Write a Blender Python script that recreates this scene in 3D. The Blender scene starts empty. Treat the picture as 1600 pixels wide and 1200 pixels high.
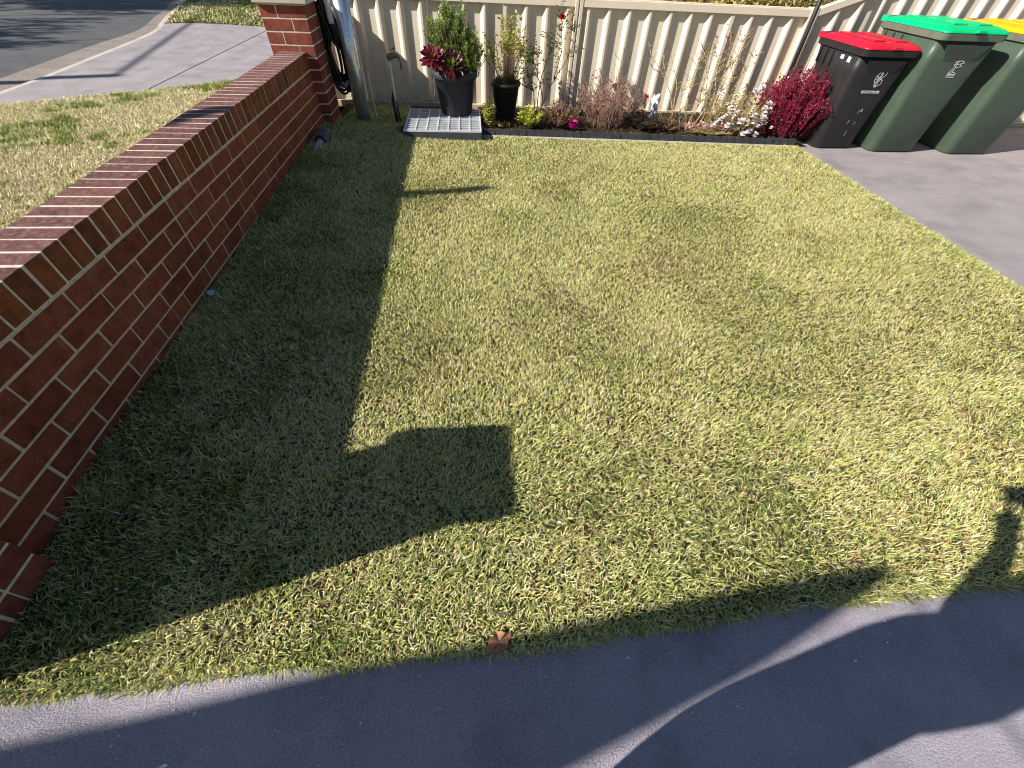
import bpy, bmesh, math, random
import numpy as np
from mathutils import Vector, Matrix
random.seed(7)
rng = np.random.default_rng(11)
PI = math.pi
scene = bpy.context.scene
col = scene.collection

# ------------------------------------------------------------------ camera
cam_d = bpy.data.cameras.new('camera')
cam_d.sensor_width = 36.0
cam_d.lens = 636.7 / 1600 * 36.0
cam_d.clip_start = 0.02
cam_d.clip_end = 500
cam = bpy.data.objects.new('camera', cam_d)
col.objects.link(cam)
cam.matrix_world = Matrix((
    (0.9965610790710241, 0.03215866549075517, -0.07636645804703587, 1.42647721),
    (-0.07503401811291147, 0.7412449809008369, -0.6670275664582005, -1.88949594),
    (0.035155537353697947, 0.6704637935960237, 0.7411088919114391, 1.40273708),
    (0, 0, 0, 1)))
scene.camera = cam

# ------------------------------------------------------------------ light
SUN = Vector((1.0, 0.30, -0.69)).normalized()       # the way the light travels
elev = math.asin(-SUN.z)
world = bpy.data.worlds.new('World')
scene.world = world
world.use_nodes = True
nt = world.node_tree
for n in list(nt.nodes): nt.nodes.remove(n)
sky = nt.nodes.new('ShaderNodeTexSky')
sky.sky_type = 'NISHITA'
sky.sun_disc = False
sky.sun_elevation = elev
sky.sun_rotation = math.atan2(-SUN.x, -SUN.y)
sky.air_density = 1.0
sky.dust_density = 0.5
sky.ozone_density = 2.0
bg = nt.nodes.new('ShaderNodeBackground')
bg.inputs['Strength'].default_value = 0.056
out = nt.nodes.new('ShaderNodeOutputWorld')
nt.links.new(sky.outputs[0], bg.inputs[0])
nt.links.new(bg.outputs[0], out.inputs[0])
sd = bpy.data.lights.new('sun', 'SUN')
sd.energy = 5.0
sd.angle = math.radians(0.55)
sd.color = (1.0, 0.94, 0.86)
sun = bpy.data.objects.new('sun', sd)
col.objects.link(sun)
sun.rotation_euler = SUN.to_track_quat('-Z', 'Y').to_euler()
scene.view_settings.view_transform = 'Standard'
scene.view_settings.look = 'None'
scene.view_settings.exposure = 0.62
scene.view_settings.gamma = 1.0
scene.view_settings.use_curve_mapping = False
scene.cycles.pixel_filter_type = 'BLACKMAN_HARRIS'
scene.cycles.filter_width = 1.05

# ------------------------------------------------------------------ helpers
class MB:
    """collects shapes, then links them as one mesh object"""
    def __init__(s): s.v = []; s.f = []; s.mi = []; s.m = 0
    def add(s, vs, fs):
        o = len(s.v); s.v += [tuple(v) for v in vs]
        s.f += [tuple(i + o for i in f) for f in fs]; s.mi += [s.m] * len(fs)
        return s
    def box(s, x0, x1, y0, y1, z0, z1):
        return s.add([(x0,y0,z0),(x1,y0,z0),(x1,y1,z0),(x0,y1,z0),(x0,y0,z1),(x1,y0,z1),(x1,y1,z1),(x0,y1,z1)],
                     [(0,3,2,1),(4,5,6,7),(0,1,5,4),(1,2,6,5),(2,3,7,6),(3,0,4,7)])
    def tube(s, pts, r, n=6, cap=True):
        pts = [Vector(p) for p in pts]
        rs = r if isinstance(r, (list, tuple)) else [r] * len(pts)
        vs = []; up = None
        for i, p in enumerate(pts):
            d = (pts[min(i+1, len(pts)-1)] - pts[max(i-1, 0)])
            if d.length < 1e-9: d = Vector((0,0,1))
            d.normalize()
            if up is None: a = Vector((0,0,1)).cross(d) if abs(d.z) < .9 else Vector((1,0,0)).cross(d)
            else: a = up - d * up.dot(d)
            a.normalize(); up = a
            b = d.cross(a)
            for k in range(n):
                t = 2*PI*k/n
                vs.append(p + (a*math.cos(t) + b*math.sin(t)) * rs[i])
        fs = []
        for i in range(len(pts)-1):
            for k in range(n):
                fs.append((i*n+k, i*n+(k+1)%n, (i+1)*n+(k+1)%n, (i+1)*n+k))
        if cap:
            fs.append(tuple(range(n-1, -1, -1))); fs.append(tuple((len(pts)-1)*n+k for k in range(n)))
        return s.add(vs, fs)
    def lathe(s, prof, c=(0,0), n=24, cap=True):
        vs = []; fs = []
        for r, z in prof:
            for k in range(n):
                t = 2*PI*k/n; vs.append((c[0]+r*math.cos(t), c[1]+r*math.sin(t), z))
        for i in range(len(prof)-1):
            for k in range(n):
                fs.append((i*n+k, i*n+(k+1)%n, (i+1)*n+(k+1)%n, (i+1)*n+k))
        if cap:
            fs.append(tuple(range(n-1, -1, -1))); fs.append(tuple((len(prof)-1)*n+k for k in range(n)))
        return s.add(vs, fs)
    def prism(s, poly, z0, z1):
        n = len(poly)
        return s.add([(x,y,z0) for x,y in poly] + [(x,y,z1) for x,y in poly],
                     [tuple(range(n-1,-1,-1)), tuple(range(n, 2*n))] + [(i,(i+1)%n,n+(i+1)%n,n+i) for i in range(n)])
    def leaf(s, p, d, nrm, l, w, fold=.25):
        d = Vector(d).normalized(); nrm = Vector(nrm); side = d.cross(nrm)
        if side.length < 1e-5: side = d.orthogonal()
        side.normalize(); nn = side.cross(d); p = Vector(p)
        m = p + d*l*.5 - nn*w*fold
        return s.add([p, m+side*w*.5+nn*w*fold, p+d*l, m-side*w*.5+nn*w*fold], [(0,1,2),(0,2,3)])
    def mesh(s, name, mats, smooth=False):
        me = bpy.data.meshes.new(name)
        me.from_pydata(s.v, [], s.f)
        for m in (mats if isinstance(mats, (list, tuple)) else [mats]): me.materials.append(m)
        if any(s.mi): me.polygons.foreach_set('material_index', s.mi)
        if smooth: me.polygons.foreach_set('use_smooth', [True]*len(me.polygons))
        me.update()
        return me
    def build(s, name, mats, parent=None, smooth=False, loc=None, kind=None, bevel=0, sub=0):
        o = bpy.data.objects.new(name, s.mesh(name, mats, smooth))
        return put(o, parent, loc, kind, bevel, sub)

def put(o, parent=None, loc=None, kind=None, bevel=0, sub=0):
    col.objects.link(o)
    if parent is not None:
        o.parent = parent
    if loc is not None: o.location = loc
    if kind: o['kind'] = kind
    if bevel:
        b = o.modifiers.new('bevel', 'BEVEL'); b.width = bevel; b.segments = 2; b.limit_method = 'ANGLE'
    if sub:
        b = o.modifiers.new('sub', 'SUBSURF'); b.levels = sub; b.render_levels = sub
    return o

def thing(name, label, cat, loc=(0,0,0), rz=0, group=None):
    o = bpy.data.objects.new(name, None); col.objects.link(o)
    o.empty_display_size = .1
    o.location = loc; o.rotation_euler = (0,0,rz)
    return tag(o, label, cat, group)
def tag(o, label, cat, group=None):
    o['label'] = label; o['category'] = cat
    if group: o['group'] = group
    return o

# ------------------------------------------------------------------ materials
def mat(name, rough=.7, spec=.3, metallic=0.0):
    m = bpy.data.materials.new(name); m.use_nodes = True
    b = m.node_tree.nodes['Principled BSDF']
    b.inputs['Roughness'].default_value = rough
    b.inputs['Specular IOR Level'].default_value = spec
    b.inputs['Metallic'].default_value = metallic
    return m, m.node_tree, b
def N(nt, t, **kw):
    n = nt.nodes.new(t)
    for k, v in kw.items():
        if k.startswith('i_'): n.inputs[k[2:].replace('_', ' ')].default_value = v
        else: setattr(n, k, v)
    return n
def noise(nt, scale, detail=4, rough=.6, vec=None):
    n = N(nt, 'ShaderNodeTexNoise', i_Scale=scale, i_Detail=detail, i_Roughness=rough)
    if vec is None:
        g = N(nt, 'ShaderNodeNewGeometry'); vec = g.outputs['Position']
    nt.links.new(vec, n.inputs['Vector'])
    return n.outputs['Fac']
def ramp(nt, fac, stops):
    r = N(nt, 'ShaderNodeValToRGB')
    e = r.color_ramp.elements
    while len(e) < len(stops): e.new(.5)
    for i, (p, c) in enumerate(stops):
        e[i].position = p; e[i].color = (*c, 1)
    nt.links.new(fac, r.inputs[0])
    return r.outputs[0]
def mix(nt, f, a, b, mode='MIX'):
    m = N(nt, 'ShaderNodeMix', data_type='RGBA', blend_type=mode)
    for s, v in ((0, f), (6, a), (7, b)):
        if hasattr(v, 'links') or isinstance(v, bpy.types.NodeSocket): nt.links.new(v, m.inputs[s])
        else: m.inputs[s].default_value = v if s == 0 else (*v, 1)
    return m.outputs[2]
def bump(nt, b, h, strength=.3, dist=.005):
    n = N(nt, 'ShaderNodeBump'); n.inputs['Strength'].default_value = strength; n.inputs['Distance'].default_value = dist
    nt.links.new(h, n.inputs['Height']); nt.links.new(n.outputs[0], b.inputs['Normal'])
def simple(name, c, rough=.6, spec=.3, metallic=0, var=.15, scale=30, bmp=0, bd=.002):
    m, t, b = mat(name, rough, spec, metallic)
    f = noise(t, scale)
    c0 = tuple(x*(1-var) for x in c); c1 = tuple(min(1, x*(1+var)) for x in c)
    t.links.new(ramp(t, f, [(.3, c0), (.7, c1)]), b.inputs['Base Color'])
    if bmp: bump(t, b, noise(t, scale*3, 6), bmp, bd)
    return m

def brick_mat(name, cols, speck, topcols=None):
    m, t, b = mat(name, .85, .2)
    oi = N(t, 'ShaderNodeObjectInfo')
    base = ramp(t, oi.outputs['Random'], [(i/(len(cols)-1), c) for i, c in enumerate(cols)])
    f = noise(t, 20, 7, .72)
    c = mix(t, .9, base, ramp(t, f, [(.3, (.55,.52,.5)), (.5, (1,1,1)), (.72, (1.45,1.35,1.25))]), 'MULTIPLY')
    f2 = noise(t, 170, 3, .7)
    sp = ramp(t, f2, [(.66, (0,0,0)), (.76, (1,1,1))])
    c = mix(t, sp, c, speck)
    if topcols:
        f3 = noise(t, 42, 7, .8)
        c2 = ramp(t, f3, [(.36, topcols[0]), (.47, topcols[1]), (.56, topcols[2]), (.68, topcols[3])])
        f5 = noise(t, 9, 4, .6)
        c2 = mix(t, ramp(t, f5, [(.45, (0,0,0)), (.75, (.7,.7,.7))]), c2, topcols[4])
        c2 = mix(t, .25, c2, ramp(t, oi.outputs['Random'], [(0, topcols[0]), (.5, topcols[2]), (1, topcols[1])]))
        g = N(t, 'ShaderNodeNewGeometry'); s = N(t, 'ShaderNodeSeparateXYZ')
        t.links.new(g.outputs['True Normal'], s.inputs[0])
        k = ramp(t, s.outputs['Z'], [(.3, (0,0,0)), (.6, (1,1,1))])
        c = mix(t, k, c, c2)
    g2 = N(t, 'ShaderNodeNewGeometry'); mpz = N(t, 'ShaderNodeMapping'); mpz.inputs['Scale'].default_value = (14, 14, 3.2)
    t.links.new(g2.outputs['Position'], mpz.inputs[0])
    sm = ramp(t, noise(t, 1.0, 7, .72, mpz.outputs[0]), [(.60, (0,0,0)), (.72, (.40,.40,.40))])
    c = mix(t, sm, c, (.50,.37,.29))
    dk = ramp(t, noise(t, 5.5, 5, .7), [(.34, (.62,.60,.58)), (.52, (1,1,1))])
    c = mix(t, .7, c, dk, 'MULTIPLY')
    t.links.new(c, b.inputs['Base Color'])
    bump(t, b, noise(t, 95, 9, .8), 1.0, .006)
    return m

M = {}
M['brick'] = brick_mat('brick', [(.21,.058,.030),(.27,.078,.040),(.32,.095,.050),(.25,.068,.034)], (.55,.32,.22))
M['coping'] = brick_mat('coping_brick', [(.20,.062,.024),(.27,.088,.034),(.30,.098,.040),(.15,.046,.020)], (.46,.26,.16),
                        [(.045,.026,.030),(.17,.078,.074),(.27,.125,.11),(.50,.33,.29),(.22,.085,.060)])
M['pillar'] = brick_mat('pillar_brick', [(.23,.062,.040),(.29,.085,.055),(.25,.07,.045)], (.5,.28,.2))
M['mortar'] = simple('mortar', (.60,.48,.36), .95, .1, var=.22, scale=40, bmp=.6)
M['mortar_light'] = simple('bleached_mortar', (.66,.58,.48), .95, .1, var=.2, scale=40, bmp=.5)
M['cap'] = simple('pillar_cap', (.55,.50,.42), .8, var=.1)

def concrete(name, c0, c1, streak, fine=240, bd=.003, bs=.5):
    m, t, b = mat(name, .75, .3)
    g = N(t, 'ShaderNodeNewGeometry')
    mp = N(t, 'ShaderNodeMapping'); mp.inputs['Scale'].default_value = streak
    t.links.new(g.outputs['Position'], mp.inputs[0])
    f = noise(t, 1.6, 7, .62, mp.outputs[0])
    c = ramp(t, f, [(.28, c0), (.72, c1)])
    f2 = noise(t, fine, 3, .6)
    c = mix(t, ramp(t, f2, [(.35,(0,0,0)),(.7,(1,1,1))]), c, tuple(x*1.28 for x in c1))
    f4 = noise(t, 22, 5, .7)
    c = mix(t, ramp(t, f4, [(.60,(0,0,0)),(.85,(.5,.5,.5))]), c, tuple(x*.6 for x in c0))
    f6 = noise(t, 3.1, 6, .65)
    c = mix(t, .8, c, ramp(t, f6, [(.32, (.70,.70,.72)), (.5, (1,1,1)), (.70, (1.14,1.12,1.10))]), 'MULTIPLY')
    mp3 = N(t, 'ShaderNodeMapping'); mp3.inputs['Scale'].default_value = (9, 60, 1); mp3.inputs['Rotation'].default_value = (0, 0, .9)
    t.links.new(g.outputs['Position'], mp3.inputs[0])
    c = mix(t, ramp(t, noise(t, .8, 3, .5, mp3.outputs[0]), [(.735,(0,0,0)),(.76,(.55,.55,.55))]), c, (.62,.58,.60))
    t.links.new(c, b.inputs['Base Color'])
    mp2 = N(t, 'ShaderNodeMapping'); mp2.inputs['Scale'].default_value = (1,1.8,1)
    t.links.new(g.outputs['Position'], mp2.inputs[0])
    h = N(t, 'ShaderNodeMath', operation='ADD')
    t.links.new(noise(t, fine*1.1, 3, .75), h.inputs[0])
    w = N(t, 'ShaderNodeTexNoise', i_Scale=15, i_Detail=7, i_Roughness=.7, i_Distortion=.5)
    t.links.new(mp2.outputs[0], w.inputs['Vector']); t.links.new(w.outputs[0], h.inputs[1])
    bump(t, b, h.outputs[0], bs, bd)
    return m
M['concrete'] = concrete('painted_concrete', (.33,.305,.355), (.46,.42,.48), (1,1.7,1), fine=150, bd=.012, bs=1.0)
M['drive'] = concrete('bin_driveway', (.23,.20,.205), (.32,.285,.285), (.7,3.2,1), bd=.003, bs=.35)
M['apron'] = concrete('apron', (.20,.185,.195), (.36,.32,.325), (2.2,.45,1), 90)
M['kerb'] = concrete('kerb', (.38,.34,.29), (.56,.50,.43), (1,1,1), 60)
M['gutter'] = concrete('gutter', (.14,.12,.105), (.30,.26,.225), (1,3,1), 60)
M['asphalt'] = concrete('asphalt', (.065,.065,.07), (.115,.115,.118), (1,1,1), 120)
M['pale_ground'] = simple('pale_ground', (.50,.44,.32), .9, .1, var=.4, scale=8)
M['soil'] = simple('soil', (.045,.032,.020), .95, .1, var=.5, scale=60, bmp=1, bd=.01)
M['thatch'] = simple('thatch', (.075,.062,.030), .95, .1, var=.5, scale=80, bmp=1, bd=.01)
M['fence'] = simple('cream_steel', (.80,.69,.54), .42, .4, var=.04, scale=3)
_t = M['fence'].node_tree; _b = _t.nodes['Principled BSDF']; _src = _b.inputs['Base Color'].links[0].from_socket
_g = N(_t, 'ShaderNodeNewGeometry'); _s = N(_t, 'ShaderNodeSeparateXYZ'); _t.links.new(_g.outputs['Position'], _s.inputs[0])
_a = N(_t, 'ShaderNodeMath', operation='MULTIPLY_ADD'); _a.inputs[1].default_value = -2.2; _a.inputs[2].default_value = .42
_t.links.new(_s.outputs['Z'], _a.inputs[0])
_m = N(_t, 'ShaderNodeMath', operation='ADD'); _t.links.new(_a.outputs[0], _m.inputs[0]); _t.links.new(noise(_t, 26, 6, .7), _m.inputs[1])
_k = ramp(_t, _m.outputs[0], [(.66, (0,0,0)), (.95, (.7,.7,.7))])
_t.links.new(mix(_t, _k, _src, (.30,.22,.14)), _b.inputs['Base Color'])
M['galv'] = simple('galvanised_steel', (.66,.70,.76), .33, .5, .85, var=.25, scale=28)
M['black_rubber'] = simple('black_rubber', (.012,.012,.013), .22, .5)
M['black_plastic'] = simple('black_plastic', (.018,.018,.02), .5, .5, var=.3)
M['pot'] = simple('pot_plastic', (.032,.036,.045), .55, .4, var=.6, scale=70)
M['bin_black'] = simple('bin_black', (.020,.019,.020), .5, .45, var=.35, scale=7)
M['bin_green'] = simple('bin_green', (.060,.092,.062), .45, .45, var=.12, scale=6)
M['bin_rim'] = simple('bin_rim', (.13,.15,.115), .5, .4, var=.15, scale=9)
M['lid_red'] = simple('lid_red', (.62,.012,.035), .38, .4, var=.10, scale=8)
M['lid_green'] = simple('lid_green', (.0,.56,.19), .38, .4, var=.08, scale=8)
M['lid_yellow'] = simple('lid_yellow', (.88,.42,.0), .38, .4, var=.08, scale=8)
M['white'] = simple('white_print', (.78,.80,.82), .5, var=.05)
M['white_plastic'] = simple('white_plastic', (.7,.72,.74), .4, var=.05)
M['grey_plastic'] = simple('grey_plastic', (.30,.32,.33), .5, var=.2)
M['tray'] = simple('tray_plastic', (.055,.06,.075), .45, .5, var=.25, scale=12)
M['traylight'] = simple('tray_ribs', (.62,.64,.66), .4, .5, var=.12, scale=14)
M['blue'] = simple('blue_plastic', (.018,.028,.07), .4, .5)
M['cap_blue'] = simple('pale_blue_plastic', (.35,.50,.72), .4, .5)
M['brass'] = simple('weathered_brass', (.20,.18,.15), .4, .5, .7, var=.3, scale=60)
M['edging'] = simple('edging_plastic', (.045,.05,.06), .5, .45, var=.3, scale=20)
M['timber'] = simple('bleached_timber', (.48,.43,.36), .8, var=.2, scale=20)
M['sail'] = simple('shadow_sheet_cloth', (.25,.24,.22), .9, .1)
M['skin'] = simple('skin', (.45,.27,.19), .5, .4)
M['jacket'] = simple('dark_jacket', (.03,.035,.06), .8)
M['trousers'] = simple('dark_trousers', (.04,.04,.045), .85)
M['hair'] = simple('hair', (.02,.015,.01), .5)

def leafmat(name, cols, rough=.5, trans=.3, scale=25):
    m, t, b = mat(name, rough, .35)
    f = noise(t, scale, 5, .8)
    c = ramp(t, f, [(.3+.4*i/(len(cols)-1), x) for i, x in enumerate(cols)])
    t.links.new(c, b.inputs['Base Color'])
    tr = N(t, 'ShaderNodeBsdfTranslucent'); t.links.new(c, tr.inputs[0])
    ms = N(t, 'ShaderNodeMixShader'); ms.inputs[0].default_value = trans
    o = t.nodes['Material Output']
    t.links.new(b.outputs[0], ms.inputs[1]); t.links.new(tr.outputs[0], ms.inputs[2]); t.links.new(ms.outputs[0], o.inputs[0])
    return m
M['rosemary'] = leafmat('rosemary_leaf', [(.13,.19,.045),(.30,.40,.09),(.45,.50,.20)], scale=60)
M['lime'] = leafmat('lime_leaf', [(.22,.27,.03),(.45,.48,.06),(.55,.50,.14)], scale=60)
M['olive'] = leafmat('olive_leaf', [(.07,.09,.03),(.16,.18,.05),(.26,.24,.10)], scale=70)
M['rustleaf'] = leafmat('rust_leaf', [(.09,.05,.025),(.20,.12,.06),(.16,.17,.05)], scale=80)
M['darkleaf'] = leafmat('withered_leaf', [(.03,.02,.018),(.07,.045,.035),(.10,.07,.05)], scale=80)
M['crimson'] = leafmat('crimson_leaf', [(.17,.008,.035),(.36,.012,.07),(.50,.06,.14)], .3, .25, scale=90)
M['straw'] = leafmat('straw_leaf', [(.12,.12,.03),(.42,.34,.12),(.62,.50,.26)], scale=110)
M['yellowleaf'] = leafmat('yellow_leaf', [(.22,.19,.05),(.52,.42,.12),(.62,.56,.34)], scale=40)
M['treeleaf'] = leafmat('tree_leaf', [(.04,.07,.02),(.08,.12,.03)], scale=20)
M['aeonium'] = leafmat('aeonium_leaf', [(.07,.008,.018),(.17,.018,.035),(.30,.04,.07)], .3, .15, scale=50)
M['aeonium_heart'] = leafmat('aeonium_heart', [(.16,.03,.02),(.30,.13,.02)], .35, .15, scale=50)
M['twig'] = simple('reddish_twig', (.38,.22,.17), .8, var=.5, scale=50)
M['stem'] = simple('brown_stem', (.10,.065,.04), .8, var=.4, scale=50)
M['palestem'] = simple('pale_stem', (.42,.32,.16), .8, var=.3, scale=50)
M['bark'] = simple('bark', (.12,.09,.07), .9, var=.3)
M['red_petal'] = simple('red_petal', (.55,.006,.02), .5, var=.25, scale=60)
M['magenta'] = simple('magenta_petal', (.50,.01,.20), .5, var=.25, scale=60)
M['pink_petal'] = simple('pink_petal', (.65,.22,.30), .5, var=.2, scale=60)
M['white_petal'] = simple('white_petal', (.78,.74,.72), .5, var=.08, scale=60)
M['dryleaf'] = simple('dry_leaf', (.42,.20,.12), .7, var=.35, scale=45)

# grass: colour per blade
def grass_mat():
    m, t, b = mat('grass_blade', .55, .25)
    a = N(t, 'ShaderNodeAttribute'); a.attribute_name = 'tint'
    t.links.new(a.outputs['Color'], b.inputs['Base Color'])
    tr = N(t, 'ShaderNodeBsdfTranslucent'); t.links.new(a.outputs['Color'], tr.inputs[0])
    ms = N(t, 'ShaderNodeMixShader'); ms.inputs[0].default_value = .15
    t.links.new(b.outputs[0], ms.inputs[1]); t.links.new(tr.outputs[0], ms.inputs[2])
    t.links.new(ms.outputs[0], t.nodes['Material Output'].inputs[0])
    return m
M['grass'] = grass_mat()

# ------------------------------------------------------------------ ground
def bump_y(y):
    return np.interp(y, [-1.7, -1.3, -.9, 0, 1.5, 2.7, 3.1, 3.6], [0, .0, .045, .055, .095, .10, .05, 0])
def lawn_z(x, y):
    return .006 + bump_y(y) * np.exp(-(np.maximum(x, 0)/.75)**2)

def sheet(name, poly, z, m, kind='structure', parent=None):
    n = len(poly)
    return MB().add([(x, y, z) for x, y in poly], [tuple(range(n))]).build(name, m, parent, kind=kind)

FY = lambda x: 3.87 - .05*x            # line of the fence
MB().box(-120, 120, -60, 160, -1.2, -.30).build('ground', M['soil'], kind='structure')
# front path and bin driveway: concrete slabs either side of the lawn
L0, L1 = -1.695, -1.56
lawn_front = lambda x: -1.70 + .031*x + .012*math.sin(x*3.1) + .006*math.sin(x*11)
fr = [(x, lawn_front(x)) for x in np.linspace(-.28, 4.88, 60)]
c = MB().add([(x, y, 0) for x, y in fr] + [(4.88, -6, 0), (-.28, -6, 0)], [tuple(range(61, -1, -1))])
c.build('path', M['concrete'], kind='structure')
rx = lambda y: 4.79 + .02*(2.6-y) + .008*math.sin(y*5)
rr = [(rx(y), y) for y in np.linspace(2.60, lawn_front(4.88), 40)]
MB().add([(x, y, 0) for x, y in rr] + [(4.88, -6, 0), (14, -6, 0), (14, 5, 0), (4.79, 5, 0)], [tuple(range(44))]).build('driveway', M['drive'], kind='structure')

# lawn soil as a gently mounded grid
nx, ny = 40, 44
vs = []; fs = []
for j in range(ny+1):
    for i in range(nx+1):
        x = -.02 + 4.85*i/nx
        y0 = lawn_front(x); y = y0 + (2.74 + .0 + (1.1 if x < 1.5 else 0) - y0)*j/ny
        vs.append((x, y, float(lawn_z(x, y))))
for j in range(ny):
    for i in range(nx):
        a = j*(nx+1)+i; fs.append((a, a+1, a+nx+2, a+nx+1))
MB().add(vs, fs).build('lawn', M['thatch'], kind='structure')
# garden bed
nx2, ny2 = 60, 14
vs = []; fs = []
for j in range(ny2+1):
    for i in range(nx2+1):
        x = 1.5 + 3.4*i/nx2
        yb = 2.80 - .06*(x-1.45)
        y = yb + (FY(x)+.02-yb)*j/ny2
        vs.append((x, y, .018 + .018*random.random()))
for j in range(ny2):
    for i in range(nx2):
        a = j*(nx2+1)+i; fs.append((a, a+1, a+nx2+2, a+nx2+1))
MB().add(vs, fs).build('garden_soil', M['soil'], kind='structure')

# street side
kerb_in = [(-3.78, -8), (-3.79, 0), (-3.802, 3.95), (-3.826, 4.85), (-3.937, 6.1), (-4.02, 7.1), (-4.11, 7.9), (-4.25, 8.5), (-4.447, 9.02), (-4.75, 9.9), (-5.2, 11.4), (-5.9, 13.5), (-8.5, 20), (-12, 28), (-26, 60)]
gut = [(x-.58 + (.0 if y < 7 else min(.25, (y-7)*.12)), y) for x, y in kerb_in]
K = 13
def strip(name, a, b, z0, z1, m):
    n = len(a)
    return MB().add([(x, y, z0) for x, y in a] + [(x, y, z1) for x, y in b], [(i, i+1, n+i+1, n+i) for i in range(n-1)]).build(name, m, kind='structure')
kerb_o = [(x-.085, y) for x, y in kerb_in]
strip('kerb', kerb_in, kerb_o, .0, .0, M['kerb'])
strip('kerb_face', kerb_o, [(x-.02, y) for x, y in kerb_o], .0, -.035, M['kerb'])
strip('gutter', [(x-.02, y) for x, y in kerb_o], gut, -.035, -.028, M['gutter'])
strip('road', gut, [(x-40, y) for x, y in gut], -.028, -.02, M['asphalt'])
ki = [p for p in kerb_in]
near_edge = [(-3.80, 3.40), (-3.519, 3.545), (-2.985, 3.909), (-2.293, 4.302), (-1.715, 4.667), (-.6, 5.3), (-.28, 5.5)]
far_edge = [(-.28, 9.0), (-2.57, 9.04), (-3.402, 9.178), (-4.011, 9.202), (-4.447, 9.02)]
apron = near_edge + far_edge + [(-4.25, 8.5), (-4.11, 7.9), (-4.02, 7.1), (-3.937, 6.1), (-3.826, 4.85)]
sheet('driveway_apron', apron, .002, M['apron'])
MB().box(-2.43, -2.415, 4.2, 9.08, 0.0021, .0045).build('apron_joint', M['asphalt'], kind='structure')
verge = [(-.22, -8), (-.22, 5.5)] + near_edge[::-1][1:] + [(-3.79, 0), (-3.78, -8)]
sheet('verge', verge, -.004, M['thatch'])
verge2 = [(-4.447, 9.02), (-4.011, 9.202), (-3.402, 9.178), (-2.57, 9.04), (-.28, 9.0), (-.28, 40), (-17, 40), (-12, 28), (-8.5, 20), (-5.9, 13.5), (-5.2, 11.4), (-4.75, 9.9)]
sheet('far_verge', verge2, .0, M['thatch'])
sheet('neighbour_ground', [(-.27, 3.9), (14, 3.3), (30, 40), (-.27, 40)], -.02, M['pale_ground'])

# ------------------------------------------------------------------ grass blades
def vnoise(x, y, s, seed):
    r = np.random.default_rng(seed); g = r.random((64, 64))
    u = x*s + 31.7; v = y*s + 17.3
    i = np.floor(u).astype(int); j = np.floor(v).astype(int); a = u-i; b = v-j
    a = a*a*(3-2*a); b = b*b*(3-2*b)
    G = lambda p, q: g[p % 64, q % 64]
    return (G(i,j)*(1-a)+G(i+1,j)*a)*(1-b) + (G(i,j+1)*(1-a)+G(i+1,j+1)*a)*b
def fbm(x, y, s, seed):
    return .5*vnoise(x,y,s,seed)+.3*vnoise(x,y,s*2.3,seed+1)+.2*vnoise(x,y,s*5.1,seed+2)

def blades(name, x, y, z, length, width, colors, lean0=(.25,1.1), parent=None, az=None):
    n = len(x)
    phi = rng.uniform(0, 2*PI, n) if az is None else az
    t1 = rng.uniform(lean0[0], lean0[1], n); t2 = t1 + rng.uniform(.1, .8, n)
    d = np.stack([np.cos(phi), np.sin(phi)], 1)
    tw = phi + PI/2 + rng.uniform(-.6, .6, n)
    s = np.stack([np.cos(tw), np.sin(tw)], 1)
    base = np.stack([x, y, z], 1)
    l1 = length*.5; l2 = length*.5
    mid = base.copy(); mid[:, :2] += d*(np.sin(t1)*l1)[:, None]; mid[:, 2] += np.cos(t1)*l1
    tip = mid.copy(); tip[:, :2] += d*(np.sin(t2)*l2)[:, None]; tip[:, 2] += np.cos(t2)*l2
    tip[:, 2] = np.maximum(tip[:, 2], z+.004)
    V = np.empty((n, 5, 3))
    w = width[:, None]*.5
    V[:, 0] = base; V[:, 1] = base; V[:, 2] = mid; V[:, 3] = mid; V[:, 4] = tip
    V[:, 0, :2] -= s*w*.8; V[:, 1, :2] += s*w*.8
    V[:, 2, :2] += s*w; V[:, 3, :2] -= s*w
    me = bpy.data.meshes.new(name)
    me.vertices.add(n*5); me.vertices.foreach_set('co', V.astype(np.float32).ravel())
    o5 = (np.arange(n)*5)[:, None]
    loops = np.concatenate([o5+np.array([0,1,2,3]), o5+np.array([3,2,4])], 1).ravel()
    me.loops.add(n*7); me.loops.foreach_set('vertex_index', loops.astype(np.int32))
    me.polygons.add(n*2)
    ls = np.stack([np.arange(n)*7, np.arange(n)*7+4], 1).ravel()
    lt = np.tile([4, 3], n)
    me.polygons.foreach_set('loop_start', ls.astype(np.int32)); me.polygons.foreach_set('loop_total', lt.astype(np.int32))
    at = me.color_attributes.new('tint', 'FLOAT_COLOR', 'POINT')
    C = np.ones((n, 5, 4), np.float32); C[:, :, :3] = colors[:, None, :]
    C[:, 0:2, :3] *= .8  # blade feet darkened: shade low in the grass put into the colour
    at.data.foreach_set('color', C.ravel())
    me.update(calc_edges=True); me.materials.append(M['grass'])
    o = bpy.data.objects.new(name, me)
    put(o, parent, kind='stuff')
    return o

PAL = np.array([[.76,.67,.37],[.62,.58,.21],[.46,.50,.13],[.24,.31,.075],[.10,.16,.04],[.38,.18,.09],[.85,.78,.52]])
def pick(P):
    P = P/P.sum(1, keepdims=True); cdf = P.cumsum(1)
    k = (rng.random(len(P))[:, None] > cdf).sum(1).clip(0, len(PAL)-1)
    return PAL[k]*rng.uniform(.8, 1.2, (len(P), 1))*rng.uniform(.93, 1.07, (len(P), 3))

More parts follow.
